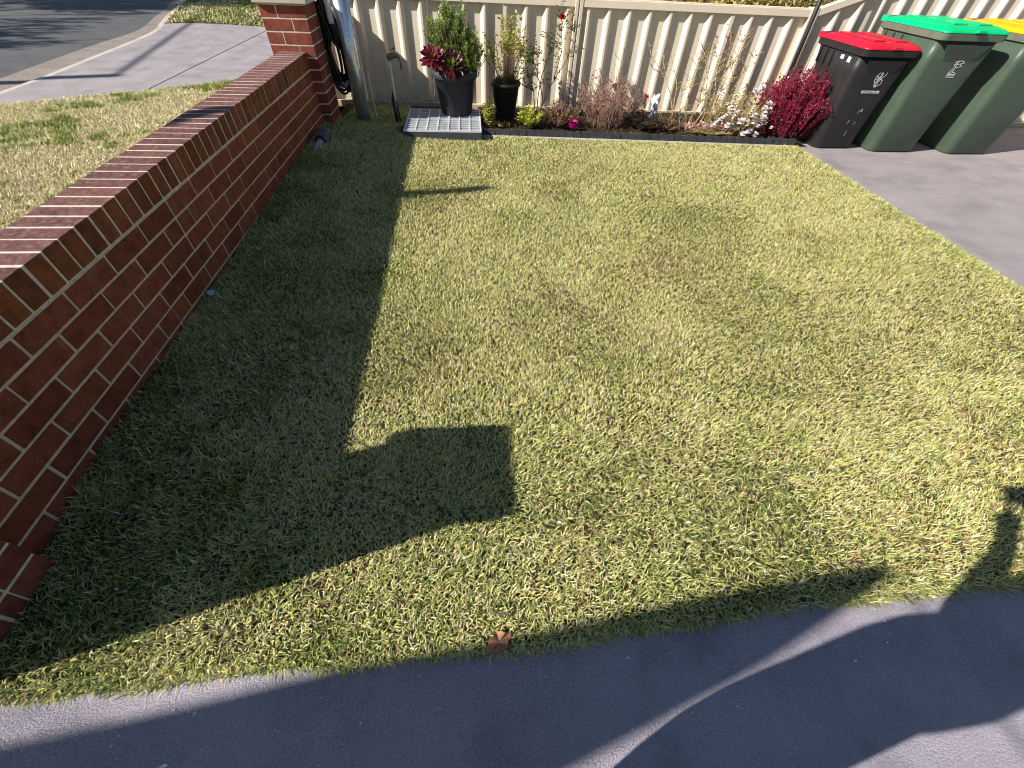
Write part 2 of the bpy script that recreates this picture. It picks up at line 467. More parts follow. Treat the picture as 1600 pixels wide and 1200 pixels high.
def lawn_blades():
    n = 690000
    x = rng.uniform(.0, 4.86, n); y = -1.76 + (3.0+1.76)*rng.random(n)
    lf = -1.70 + .031*x + .012*np.sin(x*3.1) + .006*np.sin(x*11)
    rag = (vnoise(x, y, 9, 5)-.5)*.05
    right = 4.79 + .02*(2.6-y) + .008*np.sin(y*5)
    back = np.where(x < 1.52, np.where(x < .70, 3.75, 2.66), 2.785 - .06*(x-1.45))
    dens = .55 + .45*np.clip(1-(y+1.7)/4.5, 0, 1)
    keep = (y > lf - .012 + rag*.5) & (x < right + .012 + rag*.3) & (y < back) & (rng.random(n) < dens)
    x, y = x[keep], y[keep]
    # thin strip behind the grid tray up to the fence
    m = 9000
    x = np.concatenate([x, rng.uniform(.1, .72, m)]); y = np.concatenate([y, rng.uniform(2.95, 3.8, m)])
    ok = ~((x < .1) & (y > 2.74)); x, y = x[ok], y[ok]
    n = len(x)
    z = lawn_z(x, y)
    far = np.clip((y+1.7)/4.5, 0, 1)
    near_wall = np.exp(-(x/.5)**2)
    p1 = fbm(x, y, 1.3, 3); p2 = fbm(x, y, 4.5, 9); p3 = fbm(x, y, 2.2, 40)
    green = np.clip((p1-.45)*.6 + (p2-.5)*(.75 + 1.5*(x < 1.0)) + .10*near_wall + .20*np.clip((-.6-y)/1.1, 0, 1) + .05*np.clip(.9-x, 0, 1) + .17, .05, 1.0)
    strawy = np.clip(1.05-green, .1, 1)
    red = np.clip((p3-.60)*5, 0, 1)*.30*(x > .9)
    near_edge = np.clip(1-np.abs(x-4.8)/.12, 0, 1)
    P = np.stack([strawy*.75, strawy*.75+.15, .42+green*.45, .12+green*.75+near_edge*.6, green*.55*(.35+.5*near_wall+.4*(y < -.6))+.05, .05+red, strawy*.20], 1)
    cl = pick(P)
    length = rng.uniform(.013, .030, n)*(1+.45*near_wall*(y > -1.2))*(1+.12*(y < -.9))
    length *= .65 + .8*fbm(x, y, 9.0, 77)
    width = rng.uniform(.0020, .0038, n)*(1+.75*far)
    # the mown blades lie in drifting directions
    az = 2*PI*fbm(x, y, 1.1, 21)*2 + rng.normal(0, 1.7, n)
    lean = (.35, 1.3)
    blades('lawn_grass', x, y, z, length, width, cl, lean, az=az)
lawn_blades()
def edge_blades():
    n = 7000
    x = rng.uniform(.05, 4.82, n); lf = -1.70 + .031*x + .012*np.sin(x*3.1) + .006*np.sin(x*11)
    cl = np.clip((vnoise(x, x*0, 7, 12)-.25)*1.6, 0, 1)
    keep = rng.random(n) < .25+.75*cl; x, lf, cl = x[keep], lf[keep], cl[keep]; n = len(x)
    y = lf + rng.uniform(-.012, .03, n)
    az = -PI/2 + rng.normal(0, .75, n)
    y2 = rng.uniform(-1.5, 2.6, 4200); x2 = 4.79 + .02*(2.6-y2) + rng.uniform(-.03, .012, 4200)
    X = np.concatenate([x, x2]); Y = np.concatenate([y, y2]); A = np.concatenate([az, rng.normal(0, .8, 4200)])
    m = len(X)
    P = np.tile(np.array([[.5,.5,.6,.5,.25,.1,.15]]), (m, 1))
    blades('lawn_edge_grass', X, Y, np.full(m, .004), rng.uniform(.018, .040, m), rng.uniform(.0024, .0042, m), pick(P), (.5, 1.35), az=A)
edge_blades()

def verge_blades():
    n = 330000
    x = rng.uniform(-3.85, -.24, n); y = rng.uniform(-.6, 5.4, n)
    from_edge = np.interp(x, [-3.8,-3.519,-2.985,-2.293,-1.715,-.6,-.2], [3.40,3.545,3.909,4.302,4.667,5.3,5.5])
    keep = (y < from_edge + (vnoise(x, y, 7, 8)-.5)*.1) & (y > .2 + -.9*(x+1.2))
    x, y, fe = x[keep], y[keep], from_edge[keep]
    n = len(x)
    p = fbm(x, y, 1.9, 61); q = fbm(x, y, 5, 62)
    edge = np.exp(-((fe-y)/.28)**2)*.5 + np.exp(-((x+.28)/.22)**2)*.35
    g = np.clip((p-.55)*14 + (q-.5)*3.5 + edge*1.3, 0, 1)
    P = np.stack([(1-g)*.9, (1-g)*.35+.15*g, g*1.1+.05, g*.9+.03, g*.25, .12*(1-g), (1-g)*1.3], 1)
    blades('verge_grass', x, y, np.full(n, -.003), rng.uniform(.02, .045, n)*(1+.6*g), rng.uniform(.004, .0075, n), pick(P), (.4, 1.3))
    n = 60000
    x = rng.uniform(-9, -.3, n); y = rng.uniform(9.0, 20, n)
    kx = np.interp(y, [9.02,9.9,11.4,13.5,20], [-4.447,-4.75,-5.2,-5.9,-8.5])
    keep = (x > kx) & (y > np.interp(x, [-4.447,-4.011,-3.402,-2.57,-.28], [9.02,9.2,9.18,9.04,9.0]))
    x, y = x[keep], y[keep]; n = len(x)
    g = np.clip((fbm(x, y, 1.2, 71)-.40)*4, 0, 1)
    P = np.stack([(1-g)*.9, (1-g)*.5+.3*g, g*.9, g*.7, g*.25, .1*(1-g), (1-g)*.5], 1)
    blades('far_verge_grass', x, y, np.full(n, .001), rng.uniform(.04, .08, n), rng.uniform(.012, .02, n), pick(P), (.4, 1.2))
verge_blades()

# ------------------------------------------------------------------ brick wall and pillars
WW = .2256; TOP = .6466
J = [.0, .004, .090, .176, .262, .348, .434, .520]       # bed joints from the ground up
def brick_mesh(name, lx, ly, lz, m, bev=.0025):
    bm = bmesh.new(); bmesh.ops.create_cube(bm, size=1)
    bmesh.ops.scale(bm, vec=(lx, ly, lz), verts=bm.verts)
    bmesh.ops.bevel(bm, geom=bm.edges[:], offset=bev, segments=1, affect='EDGES')
    me = bpy.data.meshes.new(name); bm.to_mesh(me); bm.free(); me.materials.append(m)
    return me
YE = 2.7645; YS = -1.33
wall = thing('brick_wall', 'low red brick wall with brick-on-edge coping beside the lawn', 'wall', (0, 0, 0))
MB().box(-WW+.004, -.0035, YS-.02, YE+.002, -.25, .5255).build('mortar', M['mortar'], wall)
MB().box(-WW+.003, -.003, YS-.01, YE+.002, .5255, TOP-.0012).build('coping_mortar', M['mortar_light'], wall)
full = brick_mesh('brick', WW, .229, .076, M['brick'])
def brick(me, loc, parent, sc=(1,1,1), rz=0, jit=.0012):
    o = bpy.data.objects.new('brick', me)
    col.objects.link(o); o.parent = parent
    o.location = (loc[0]+random.uniform(-jit, jit), loc[1]+random.uniform(-jit, jit), loc[2]+random.uniform(-jit, jit)*.6)
    o.rotation_euler = (0, 0, rz+random.uniform(-.003, .003)); o.scale = sc
    return o
for ci in range(1, 7):                                   # ci=1: lowest course
    zc = J[ci] + .043
    half = (ci % 2 == 0)                                 # courses whose joints fall half a brick over
    js = [(k + (.5 if half else 0))*.24 for k in range(-7, 13)]
    if ci == 5: js.append(.24*.5)
    js = sorted(j for j in js if YS < j < YE)
    js = [YS] + js + [YE]
    for a, b in zip(js, js[1:]):
        if b-a < .03: continue
        brick(full, (-WW/2, (a+b)/2, zc), wall, (1, (b-a-.010)/.229, 1))
cm = brick_mesh('coping_brick', WW, .0755, TOP-.5295, M['coping'])
y = .1148 + .0841*32
while y > YS:
    a = max(y-.0841, YS); b = min(y, YE)
    if b-a > .02:
        o = brick(cm, (-WW/2, (a+b)/2, (.5295+TOP)/2), wall, (1, (b-a-.0105)/.0755, 1), 0, .0015)
        o.name = 'coping_brick'
    y -= .0841

def pillar(name, label, y0, y1, x1=.082):
    x0 = -.283; zt = .955
    p = thing(name, label, 'pillar')
    MB().box(x0+.0025, x1-.0025, y0+.0025, y1-.0025, -.25, zt).build('mortar', M['mortar_light'], p)
    z = .004 - .086; i = 0
    lx, ly = x1-x0, y1-y0
    pm = brick_mesh('pillar_brick', .23, .108, .076, M['pillar'])
    while z + .076 < zt + .01:
        zc = z + .043
        h = 1 if zc + .038 <= zt else .9
        s = .355 if i % 2 else .64
        # front and back faces: two bricks split one third along, alternating
        for yy, sy in ((y0+.054, 1), (y1-.054, -1)):
            c = x0 + lx*(s if sy > 0 else 1-s)
            a = (x0, c-.005); b = (c+.005, x1)
            for u, v in (a, b):
                brick(pm, ((u+v)/2, yy, zc), p, ((v-u)/.23, 1, h), 0, .0008)
        for xx in (x0+.054, x1-.054):
            c = y0+.113 + (ly-.226)*(.5 if i % 2 else .42)
            for u, v in ((y0+.113, c-.005), (c+.005, y1-.113)):
                brick(pm, (xx, (u+v)/2, zc), p, (.999*(v-u)/.23, 1, h), PI/2, .0008)
        z += .086; i += 1
    MB().box(x0-.03, x1+.03, y0-.03, y1+.03, zt, zt+.07).build('cap', M['cap'], p, bevel=.006)
    return p
pillar('brick_pillar', 'brick pillar with pale cap at the fence end of the wall', YE, 3.10)
pillar('brick_pillar', 'brick pillar rising from the wall beside the concrete path', -1.67, -1.335, .058)

# ------------------------------------------------------------------ steel fence
PITCH = .2155
def corr(x0, x1, base, zb, zt, off=0):
    """trapezoid profile sheet; base(x) gives y of the pan, zt(x) the top"""
    prof = [(.0, 0), (.128, 0), (.163, -.036), (.183, -.036), (.2155, 0)]
    m = MB(); pts = []
    k = math.floor((x0-off)/PITCH) - 1
    while off + k*PITCH < x1:
        for u, d in prof[:-1]:
            x = off + k*PITCH + u
            if x0 <= x <= x1: pts.append((x, d))
        k += 1
    if pts[0][0] > x0+1e-4: pts.insert(0, (x0, 0 if pts[0][1] == 0 else pts[0][1]))
    if pts[-1][0] < x1-1e-4: pts.append((x1, pts[-1][1]))
    n = len(pts); th = .003
    vs = [(x, base(x)+d, zb) for x, d in pts] + [(x, base(x)+d, zt(x)) for x, d in pts]
    vs += [(x, base(x)+d+th, zb) for x, d in pts] + [(x, base(x)+d+th, zt(x)) for x, d in pts]
    fs = [(i, i+1, n+i+1, n+i) for i in range(n-1)] + [(2*n+i+1, 2*n+i, 3*n+i, 3*n+i+1) for i in range(n-1)]
    fs += [(n+i, n+i+1, 3*n+i+1, 3*n+i) for i in range(n-1)] + [(0, n, 3*n, 2*n), (n-1, 3*n-1, 4*n-1, 2*n-1)]
    return m.add(vs, fs)
def rail(m, x0, x1, z0a, z1a, z0b, z1b, dy0, dy1):
    ya, yb = FY(x0), FY(x1)
    return m.add([(x0,ya+dy0,z0a),(x1,yb+dy0,z0b),(x1,yb+dy1,z0b),(x0,ya+dy1,z0a),(x0,ya+dy0,z1a),(x1,yb+dy0,z1b),(x1,yb+dy1,z1b),(x0,ya+dy1,z1a)],
                 [(0,3,2,1),(4,5,6,7),(0,1,5,4),(1,2,6,5),(2,3,7,6),(3,0,4,7)])
fence = thing('steel_fence', 'low cream corrugated steel fence behind the garden bed', 'fence')
ZT = .985
posts = [-.55, 2.555, 5.02]
for x0, x1 in ((-.55, 2.555), (2.555, 5.02)):
    cuts = np.linspace(x0, x1, 5 if x0 < 0 else 4)
    for a, b in zip(cuts, cuts[1:]):
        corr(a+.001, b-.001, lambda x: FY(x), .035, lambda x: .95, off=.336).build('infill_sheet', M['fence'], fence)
    for nm, za, zb in (('top_rail', .922, ZT), ('bottom_rail', -.02, .048)):
        m = MB(); rail(m, x0+.03, x1-.03, za, zb, za, zb, -.046, .03)
        if nm == 'top_rail': rail(m, x0+.03, x1-.03, zb+.0, zb+.008, zb+.0, zb+.008, -.030, .014)
        m.build(nm, M['fence'], fence, bevel=.004)
for x in posts:
    y = FY(x)
    m = MB().box(x-.04, x-.006, y-.052, y+.04, -.1, ZT+.015).box(x+.006, x+.04, y-.052, y+.04, -.1, ZT+.015).box(x-.006, x+.006, y-.02, y+.02, -.1, ZT+.012)
    m.build('post', M['fence'], fence, bevel=.003)
# raked fence going on behind the bins
fence2 = thing('raked_fence', 'cream corrugated fence rising behind the row of bins', 'fence')
zr = lambda x: min(.95 + max(0, x-5.06)*.34, 1.78)
for a, b in ((5.062, 5.86), (5.862, 6.66), (6.662, 7.46), (7.462, 8.6), (8.602, 9.8)):
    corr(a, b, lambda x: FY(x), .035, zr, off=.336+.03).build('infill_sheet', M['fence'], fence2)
m = MB(); rail(m, 5.05, 7.5, .925, .99, .925+.34*2.44, .99+.34*2.44, -.046, .03); m.build('top_rail', M['fence'], fence2, bevel=.004)
m = MB(); rail(m, 7.5, 9.8, 1.75, 1.82, 1.75, 1.82, -.046, .03); m.build('top_rail', M['fence'], fence2, bevel=.004)
m = MB(); rail(m, 5.05, 9.8, -.05, .05, -.05, .05, -.046, .03); m.build('bottom_rail', M['fence'], fence2, bevel=.004)
for x in (7.5, 9.83):
    y = FY(x); MB().box(x-.035, x+.035, y-.055, y+.04, -.1, 1.86).build('post', M['fence'], fence2, bevel=.003)
# added return panel behind the pillar, casts the diagonal shadow on the fence
ret = thing('added_fence_return', 'added cream panel behind the brick pillar, casting the diagonal shadow on the fence', 'fence')
MB().box(-.17, -.14, 3.103, 3.80, .02, .99).build('infill_sheet', M['fence'], ret)
MB().box(-.185, -.125, 3.103, 3.80, .99, 1.02).build('top_rail', M['fence'], ret)

# ------------------------------------------------------------------ galvanised post, rod, tap, stakes
post = thing('galvanised_post', 'thick galvanised steel post between the brick pillar and the tap', 'post', (.305, 3.10, 0))
MB().lathe([(.066, -.1), (.066, 1.25)], n=28).build('tube', M['galv'], post, smooth=True)
MB().box(.060, .072, -.006, .006, .0, 1.25).build('seam', M['galv'], post)
MB().lathe([(.070, 1.25), (.070, 1.28), (.03, 1.31)], n=24).build('cap', M['galv'], post)
tag(MB().tube([(.43, 3.16, 0), (.415, 3.17, .42)], .005, 6).build('garden_stake', M['white_plastic']), 'thin pale stake standing right beside the galvanised post', 'stake')
tag(MB().tube([(4.86, 3.30, 0), (4.852, 3.33, 1.65)], .021, 10).build('garden_stake', M['black_plastic'], smooth=True), 'tall black stake standing in the crimson shrub', 'stake')
tap = thing('garden_tap', 'brass garden tap on a thin steel standpipe in front of the fence', 'tap', (.655, 3.10, 0))
tap.scale = (.66, .66, 1)
MB().tube([(0,0,0), (0,0,.56)], .011, 8).build('standpipe', M['galv'], tap, smooth=True)
m = MB().tube([(-.03,0,.575),(.05,0,.58),(.10,0,.585),(.135,0,.575),(.155,0,.54),(.158,0,.51)], [.02,.024,.02,.016,.014,.014], 8)
m.tube([(0,0,.545),(0,0,.60)], .02, 8)
m.tube([(.155,0,.515),(.16,0,.475)], .02, 8); m.tube([(.02,0,.575),(.035,0,.576)], .031, 8)
m.build('spout', M['brass'], tap, smooth=True)
m = MB().tube([(.075,0,.59),(.075,0,.635)], .008, 6).tube([(.05,-.02,.635),(.10,.02,.64)], .009, 6); m.build('handle', M['brass'], tap)
m = MB()
for k, (dx, r, h) in enumerate([(-.030,.016,.27),(-.045,.014,.25),(.014,.012,.22),(-.034,.010,.29)]):
    m.tube([(dx+.02,-.02+.01*k,0),(dx,-.015+.01*k,h)], r, 6)
m.build('support_stakes', M['black_plastic'], tap)

# hose hanging between pillar and post
hose = thing('garden_hose', 'black garden hose hanging coiled beside the brick pillar', 'hose', (.135, 3.20, 0))
pts = []
for i in range(26*30):
    t = i/26*2*PI; k = i/26
    pr = random.Random(int(k)*7)
    a = .05+.075*pr.random(); b0 = .275+.05*pr.uniform(-1,1); cz = .66+pr.uniform(-.03,.03)
    dx = pr.uniform(-.045,.045)
    z = cz + b0*math.cos(t)*(1 if math.cos(t) > 0 else 1.22)
    x = a*math.sin(t)*(1.1 if math.cos(t) < 0 else .55) + dx*.7 + (.68-z)*.09
    pts.append((x, -.065+.004*k + .02*math.sin(t*.5+k), z))
MB().tube(pts, .0105, 6).build('hose_coil', M['black_rubber'], hose, smooth=True)
MB().tube([(-.02,-.06,.98),(-.02,.06,.97),(-.02,.1,.9)], .012, 6).build('hanger', M['stem'], hose)
m = MB().lathe([(.008,.80),(.024,.80),(.027,.83),(.027,.93),(.035,.965),(.035,.995),(.012,1.0)], (.055,-.10), n=14); m.build('nozzle', M['white_plastic'], hose, smooth=True)
MB().tube([(.03,-.08,.36),(.055,-.085,.33),(.085,-.08,.37)], .017, 8).build('coupling', M['grey_plastic'], hose, smooth=True)

# plastic pipe fitting leaning on the wall
p0 = Vector((.055, 1.76, .11)); p1 = Vector((.13, 2.36, .19)); dv = p1-p0
P = lambda t: p0 + dv*t
fit = thing('pipe_fitting', 'grey plastic pipe fitting with dark blue collar lying against the wall base', 'fitting', (0,0,0))
fit.location = p0*(1-.70) + Vector((.02,.10,-.01)); fit.scale = (.66,.74,.66)
MB().tube([P(0)+Vector((-.01,0,-.03)), P(.15), P(.30), P(.5), P(.56)], [.022,.024,.040,.045,.045], 14).build('body', M['grey_plastic'], fit, smooth=True)
MB().tube([P(.56), P(.57), P(.88), P(.885)], [.05,.074,.082,.06], 16).build('collar', M['blue'], fit, smooth=True)
m = MB()
for t in (.60, .68, .76, .84): m.tube([P(t), P(t+.012)], .084, 16)
m.build('collar_bands', M['grey_plastic'], fit)
MB().tube([P(.885), P(1.0)], [.05,.045], 14).build('pipe_end', M['grey_plastic'], fit, smooth=True)

# ------------------------------------------------------------------ grid tray and pots
tr = thing('grid_crate', 'upturned dark plastic crate with a pale grid top under the black pot', 'crate', (1.137, 2.98, 0))
W2, D2 = .376, .36
m = MB().box(-W2, W2, -D2, -D2+.012, 0, .085).box(-W2, W2, D2-.012, D2, 0, .085).box(-W2, -W2+.012, -D2+.012, D2-.012, 0, .085).box(W2-.012, W2, -D2+.012, D2-.012, 0, .085)
m.box(-W2+.012, W2-.012, -D2+.012, D2-.012, .040, .050)
m.build('shell', M['tray'], tr)
for i in range(8):
    x = -W2+.006 + (2*W2-.012)*i/7
    MB().box(x-.006, x+.006, -D2, D2, .0825, .098).build('long_rib', M['traylight'], tr)
for i in range(13):
    y = -D2+.008 + (2*D2-.016)*i/12
    MB().box(-W2, W2, y-(.009 if i in (0,12) else .0055), y+(.009 if i in (0,12) else .0055), .084, .0945 if i % 6 else .0975).build('cross_rib', M['traylight'], tr)

pot = thing('plant_pot', 'large black plastic pot holding rosemary and dark red rosettes', 'pot', (1.265, 3.22, .098))
MB().lathe([(.150,0),(.158,.01),(.205,.31),(.222,.312),(.228,.32),(.230,.372),(.214,.374),(.206,.33),(.19,.315)], n=40, cap=False).build('body', M['pot'], pot, smooth=True)
m = MB().lathe([(.0,.325),(.208,.325)], n=24, cap=False); m.build('potting_soil', M['soil'], pot)

def stems_and_leaves(seed, base, n, h, spread, leaf_l, leaf_w, per, r=.003, start=.3, upright=.7, curve=.15, fan=1.0, z0=0, foot=.25):
    """returns (stems, leaves) MBs for a plant with n stems"""
    R = random.Random(seed); st = MB(); lf = MB(); tips = []
    for i in range(n):
        a = R.uniform(0, 2*PI); s = spread*math.sqrt(R.random())
        hh = h*R.uniform(.6, 1.0)*(1-.35*(s/spread)**2 if spread else 1)
        b = Vector((base[0]+foot*s*math.cos(a)*fan, base[1]+foot*s*math.sin(a), base[2]+z0))
        tp = Vector((base[0]+s*math.cos(a)*fan, base[1]+s*math.sin(a), base[2]+z0+hh))
        c1 = b.lerp(tp, .5) + Vector((R.uniform(-1,1), R.uniform(-1,1), R.uniform(0,1)))*curve*hh*.5
        pts = []
        for k in range(6):
            t = k/5; pts.append(b*(1-t)**2 + c1*2*t*(1-t) + tp*t*t)
        st.tube(pts, [r*(1-.6*k/5) for k in range(6)], 4, cap=False)
        tips.append(tp)
        for k in range(per):
            t = start + (1-start)*R.random()
            p = b*(1-t)**2 + c1*2*t*(1-t) + tp*t*t
            u = R.uniform(0, 2*PI); d = Vector((math.cos(u), math.sin(u), R.uniform(-.3, 1)*upright*1.6))
            lf.leaf(p, d, (R.uniform(-1,1), R.uniform(-1,1), 1), leaf_l*R.uniform(.6,1.2), leaf_w*R.uniform(.7,1.2))
    return st, lf, tips

def plant(name, label, cat, base, n, h, spread, leaf_l, leaf_w, per, mstem, mleaf, seed, group=None, **kw):
    t = thing(name, label, cat, base, 0, group)
    st, lf, tips = stems_and_leaves(seed, (0,0,0), n, h, spread, leaf_l, leaf_w, per, **kw)
    st.build('stems', M[mstem], t, kind='stuff')
    if per: lf.build('foliage', M[mleaf], t, kind='stuff')
    return t, tips

def blossom(c, r, m, parent, petals=14, seed=0, name='flower', flat=.6):
    R = random.Random(seed); b = MB(); c = Vector(c)
    for ring in range(3):
        n = petals if ring == 0 else max(4, petals*2//3)
        for k in range(n):
            a = 2*PI*k/n + ring*.4 + R.uniform(-.15,.15)
            up = flat*(ring*.7+.2)
            d = Vector((math.cos(a), math.sin(a)*.8-.4, up+R.uniform(-.2,.4)))
            b.leaf(c, d, (0,-.3,1), r*(1-.2*ring), r*.75, .15)
            b.leaf(c+Vector((0,0,-r*.15)), d*Vector((1,1,-.4)) if False else Vector((d.x,d.y,-.25)), (0,-.3,1), r*.85, r*.7, .12)
    return b.build(name, m, parent)

# rosemary
ros = thing('rosemary_bush', 'bushy green rosemary growing out of the large black pot', 'plant', (1.265, 3.22, .42))
st = MB(); lf = MB(); R = random.Random(5)
def ros_clump(c, rx_, rz_, n):
    for i in range(n):
        a = R.uniform(0, 2*PI); q = math.sqrt(R.random())
        bx = c[0] + rx_*q*math.cos(a); by = c[1] + rx_*.8*q*math.sin(a); bz = c[2] + R.uniform(-1,1)*rz_*.6
        d = Vector((.6*q*math.cos(a)+R.uniform(-.35,.35), .5*q*math.sin(a)+R.uniform(-.35,.35), 1)).normalized()
        L = rz_*R.uniform(.35,.7); p = Vector((bx,by,bz))
        st.tube([p, p+d*L], [.003,.0012], 4, cap=False)
        for k in range(26):
            t = k/26; u = k*2.4 + R.random()
            o = Vector((math.cos(u), math.sin(u), .75))
            lf.leaf(p+d*L*t, o, (R.uniform(-1,1),R.uniform(-1,1),.6), .026*R.uniform(.7,1.2), .0078, .1)
ros_clump((-.10,.02,.27), .12, .17, 120)
ros_clump((.02,.02,.36), .10, .18, 90)
ros_clump((.16,-.02,.10), .10, .19, 110)
ros_clump((.08,0,.22), .13, .16, 110)
ros_clump((-.03,0,.12), .14, .14, 110)
for i in range(30):
    a = R.uniform(0,2*PI); q = R.uniform(.02,.12)
    st.tube([(q*.5*math.cos(a), q*.5*math.sin(a), -.05), (q*math.cos(a), q*math.sin(a), .15), (q*1.2*math.cos(a)-.03, q*1.1*math.sin(a), .35)], [.006,.005,.003], 5, cap=False)
st.build('stems', M['stem'], ros, kind='stuff'); lf.build('foliage', M['rosemary'], ros, kind='stuff')

def rosette(name, label, loc, r, tilt, seed, heart):
    t = thing(name, label, 'succulent', loc)
    t.rotation_euler = tilt
    R = random.Random(seed)
    for ring in range(5):
        n = [13, 12, 10, 8, 6][ring]; el = [-.05, .2, .5, .9, 1.25][ring]; L0 = r*[1, .92, .74, .52, .32][ring]
        for k in range(n):
            a = 2*PI*(k+.5*ring)/n + R.uniform(-.16,.16); L = L0*R.uniform(.86,1.1); e = el+R.uniform(-.22,.22)
            d = Vector((math.cos(a)*math.cos(e), math.sin(a)*math.cos(e), math.sin(e)))
            side = Vector((-math.sin(a), math.cos(a), 0)); nn = side.cross(d)*-1
            vs = []; fs = []
            for j, (u, w) in enumerate([(.08,.05),(.4,.09),(.7,.145),(.86,.12),(1.0,.01)]):
                for s in (-1, 0, 1):
                    vs.append(d*L*u + side*s*w*L + nn*(.03*L*(1 if s else -.3) + .10*L*u*u))
            for j in range(4):
                for s in range(2):
                    fs.append((j*3+s, j*3+s+1, j*3+s+4, j*3+s+3))
            MB().add(vs, fs).build('leaf', M[heart if ring >= 3 else 'aeonium'], t, smooth=True)
    MB().tube([(0,0,-.16),(.01,0,-.08),(0,0,.01)], [.012,.014,.02], 6).build('stem', M['stem'], t)
    return t
rosette('red_succulent', 'glossy crimson rosette with orange heart leaning over the pot rim', (1.075, 3.00, .585), .125, (.75, -.35, .3), 3, 'aeonium_heart')
M['aeonium_green'] = leafmat('aeonium_green', [(.10,.14,.02),(.20,.26,.03)], .35, .15, scale=50)
M['aeonium_dark'] = leafmat('aeonium_dark', [(.02,.004,.006),(.06,.010,.014),(.09,.018,.02)], .35, .1, scale=50)
sv = M['aeonium']; M['aeonium'] = M['aeonium_dark']
rosette('red_succulent', 'blackish red rosette with bright green heart at the pot rim', (1.245, 2.97, .54), .145, (.95, .0, 0), 8, 'aeonium_green')
M['aeonium'] = sv

# second pot with lime shrub
pot2 = thing('small_plant_pot', 'small dark pot of lime leaved shrub beside the large black pot', 'pot', (1.79, 3.34, .02))
MB().lathe([(.10,0),(.145,.30),(.158,.305),(.16,.335),(.148,.335),(.14,.30)], n=28, cap=False).build('body', M['black_plastic'], pot2, smooth=True)
MB().lathe([(0,.30),(.142,.30)], n=20, cap=False).build('potting_soil', M['soil'], pot2)
t, _ = plant('lime_shrub', 'tall thin lime leaved shrub growing in the small dark pot', 'plant', (1.80, 3.36, .30), 40, .66, .25, .044, .019, 22, 'twig', 'lime', 21, start=.58, r=.0035, curve=.12)
st, lf, _ = stems_and_leaves(22, (0,0,0), 20, .14, .15, .03, .014, 16, r=.002); lf.build('lower_foliage', M['rustleaf'], t, kind='stuff')

def edge_y(x): return 2.80 - .06*(x-1.45)
# black plastic edging
edg = thing('lawn_edging', 'black plastic segmented edging between the lawn and the flower bed', 'edging')
x = 1.53; i = 0
em = None
while x < 4.78:
    w = .078
    mm = MB()
    prof = [(-w/2+.002, .0), (w/2-.002, .0), (w/2-.002, .062), (w/4, .069), (0, .071), (-w/4, .069), (-w/2+.002, .062)]
    if em is None:
        n = len(prof)
        vs = [(a, -.008, b) for a, b in prof] + [(a, .006, b) for a, b in prof]
        em = MB().add(vs, [tuple(range(n)), tuple(range(2*n-1, n-1, -1))] + [((i2+1) % n, i2, n+i2, n+(i2+1) % n) for i2 in range(n)]).mesh('edging_segment', M['edging'])
    o = bpy.data.objects.new('edging_segment', em); col.objects.link(o); o.parent = edg
    o.location = (x, edge_y(x)+random.uniform(-.0025,.0025), .006+random.uniform(-.003,.003)); o.rotation_euler = (random.uniform(-.06,.06), 0, -.06+random.uniform(-.03,.03))
    x += .0803
MB().tube([(1.5, edge_y(1.5)-.022, .010), (3.1, edge_y(3.1)-.022, .012), (4.79, edge_y(4.79)-.022, .010)], .011, 6).build('base_strip', M['timber'], edg)

# ------------------------------------------------------------------ flower bed plants (west to east)
plant('lime_seedling', 'pale yellow-green shrub growing beside the grid crate', 'plant', (1.60, 3.0, .02), 24, .32, .09, .038, .019, 16, 'stem', 'lime', 31, start=.25)
plant('lime_bush', 'small bright lime green bush just behind the edging', 'plant', (2.03, 3.02, .02), 60, .20, .15, .040, .020, 18, 'stem', 'lime', 33, start=.3)
plant('seedling', 'low pale seedling at the foot of the small dark pot', 'plant', (1.74, 3.0, .02), 10, .07, .09, .03, .016, 8, 'palestem', 'yellowleaf', 36)
# climbing rose with one dark red bloom
def branchy(name, label, base, strokes, mstem, leafm, seed, r=.005, leafn=0, leaf=(.03,.018), cat='plant', twigs=10, tl=.14):
    t = thing(name, label, cat, base); R = random.Random(seed); st = MB(); lf = MB(); b0 = Vector(base)
    for s in strokes:
        pts = [Vector(p)-b0 for p in s]; n = len(pts)
        fine = []
        for i in range(n-1):
            for k in range(4):
                q = pts[i].lerp(pts[i+1], k/4); fine.append(q+Vector((R.uniform(-1,1),R.uniform(-1,1),0))*.006)
        fine.append(pts[-1])
        st.tube(fine, [r*(1-.65*i/(len(fine)-1)) for i in range(len(fine))], 5, cap=False)
        for j in range(twigs):
            i = R.randrange(len(fine)//4, len(fine)); p = fine[i]
            d = Vector((R.uniform(-1,1), R.uniform(-.6,.6), R.uniform(.2,1))).normalized(); L = tl*R.uniform(.4,1)
            q = p + d*L*.5 + Vector((R.uniform(-1,1), 0, .4))*.01; e = p+d*L
            st.tube([p, q, e], [r*.4, r*.32, r*.18], 4, cap=False)
            for k in range(leafn):
                c = p.lerp(e, R.uniform(.3,1)); u = R.uniform(0,2*PI)
                lf.leaf(c, (math.cos(u), math.sin(u), R.uniform(-.5,.6)), (R.uniform(-.6,.6),R.uniform(-.6,.6),1), leaf[0]*R.uniform(.7,1.2), leaf[1]*R.uniform(.7,1.1))
    st.build('canes', M[mstem], t, kind='stuff')
    if leafn: lf.build('foliage', M[leafm], t, kind='stuff')
    return t
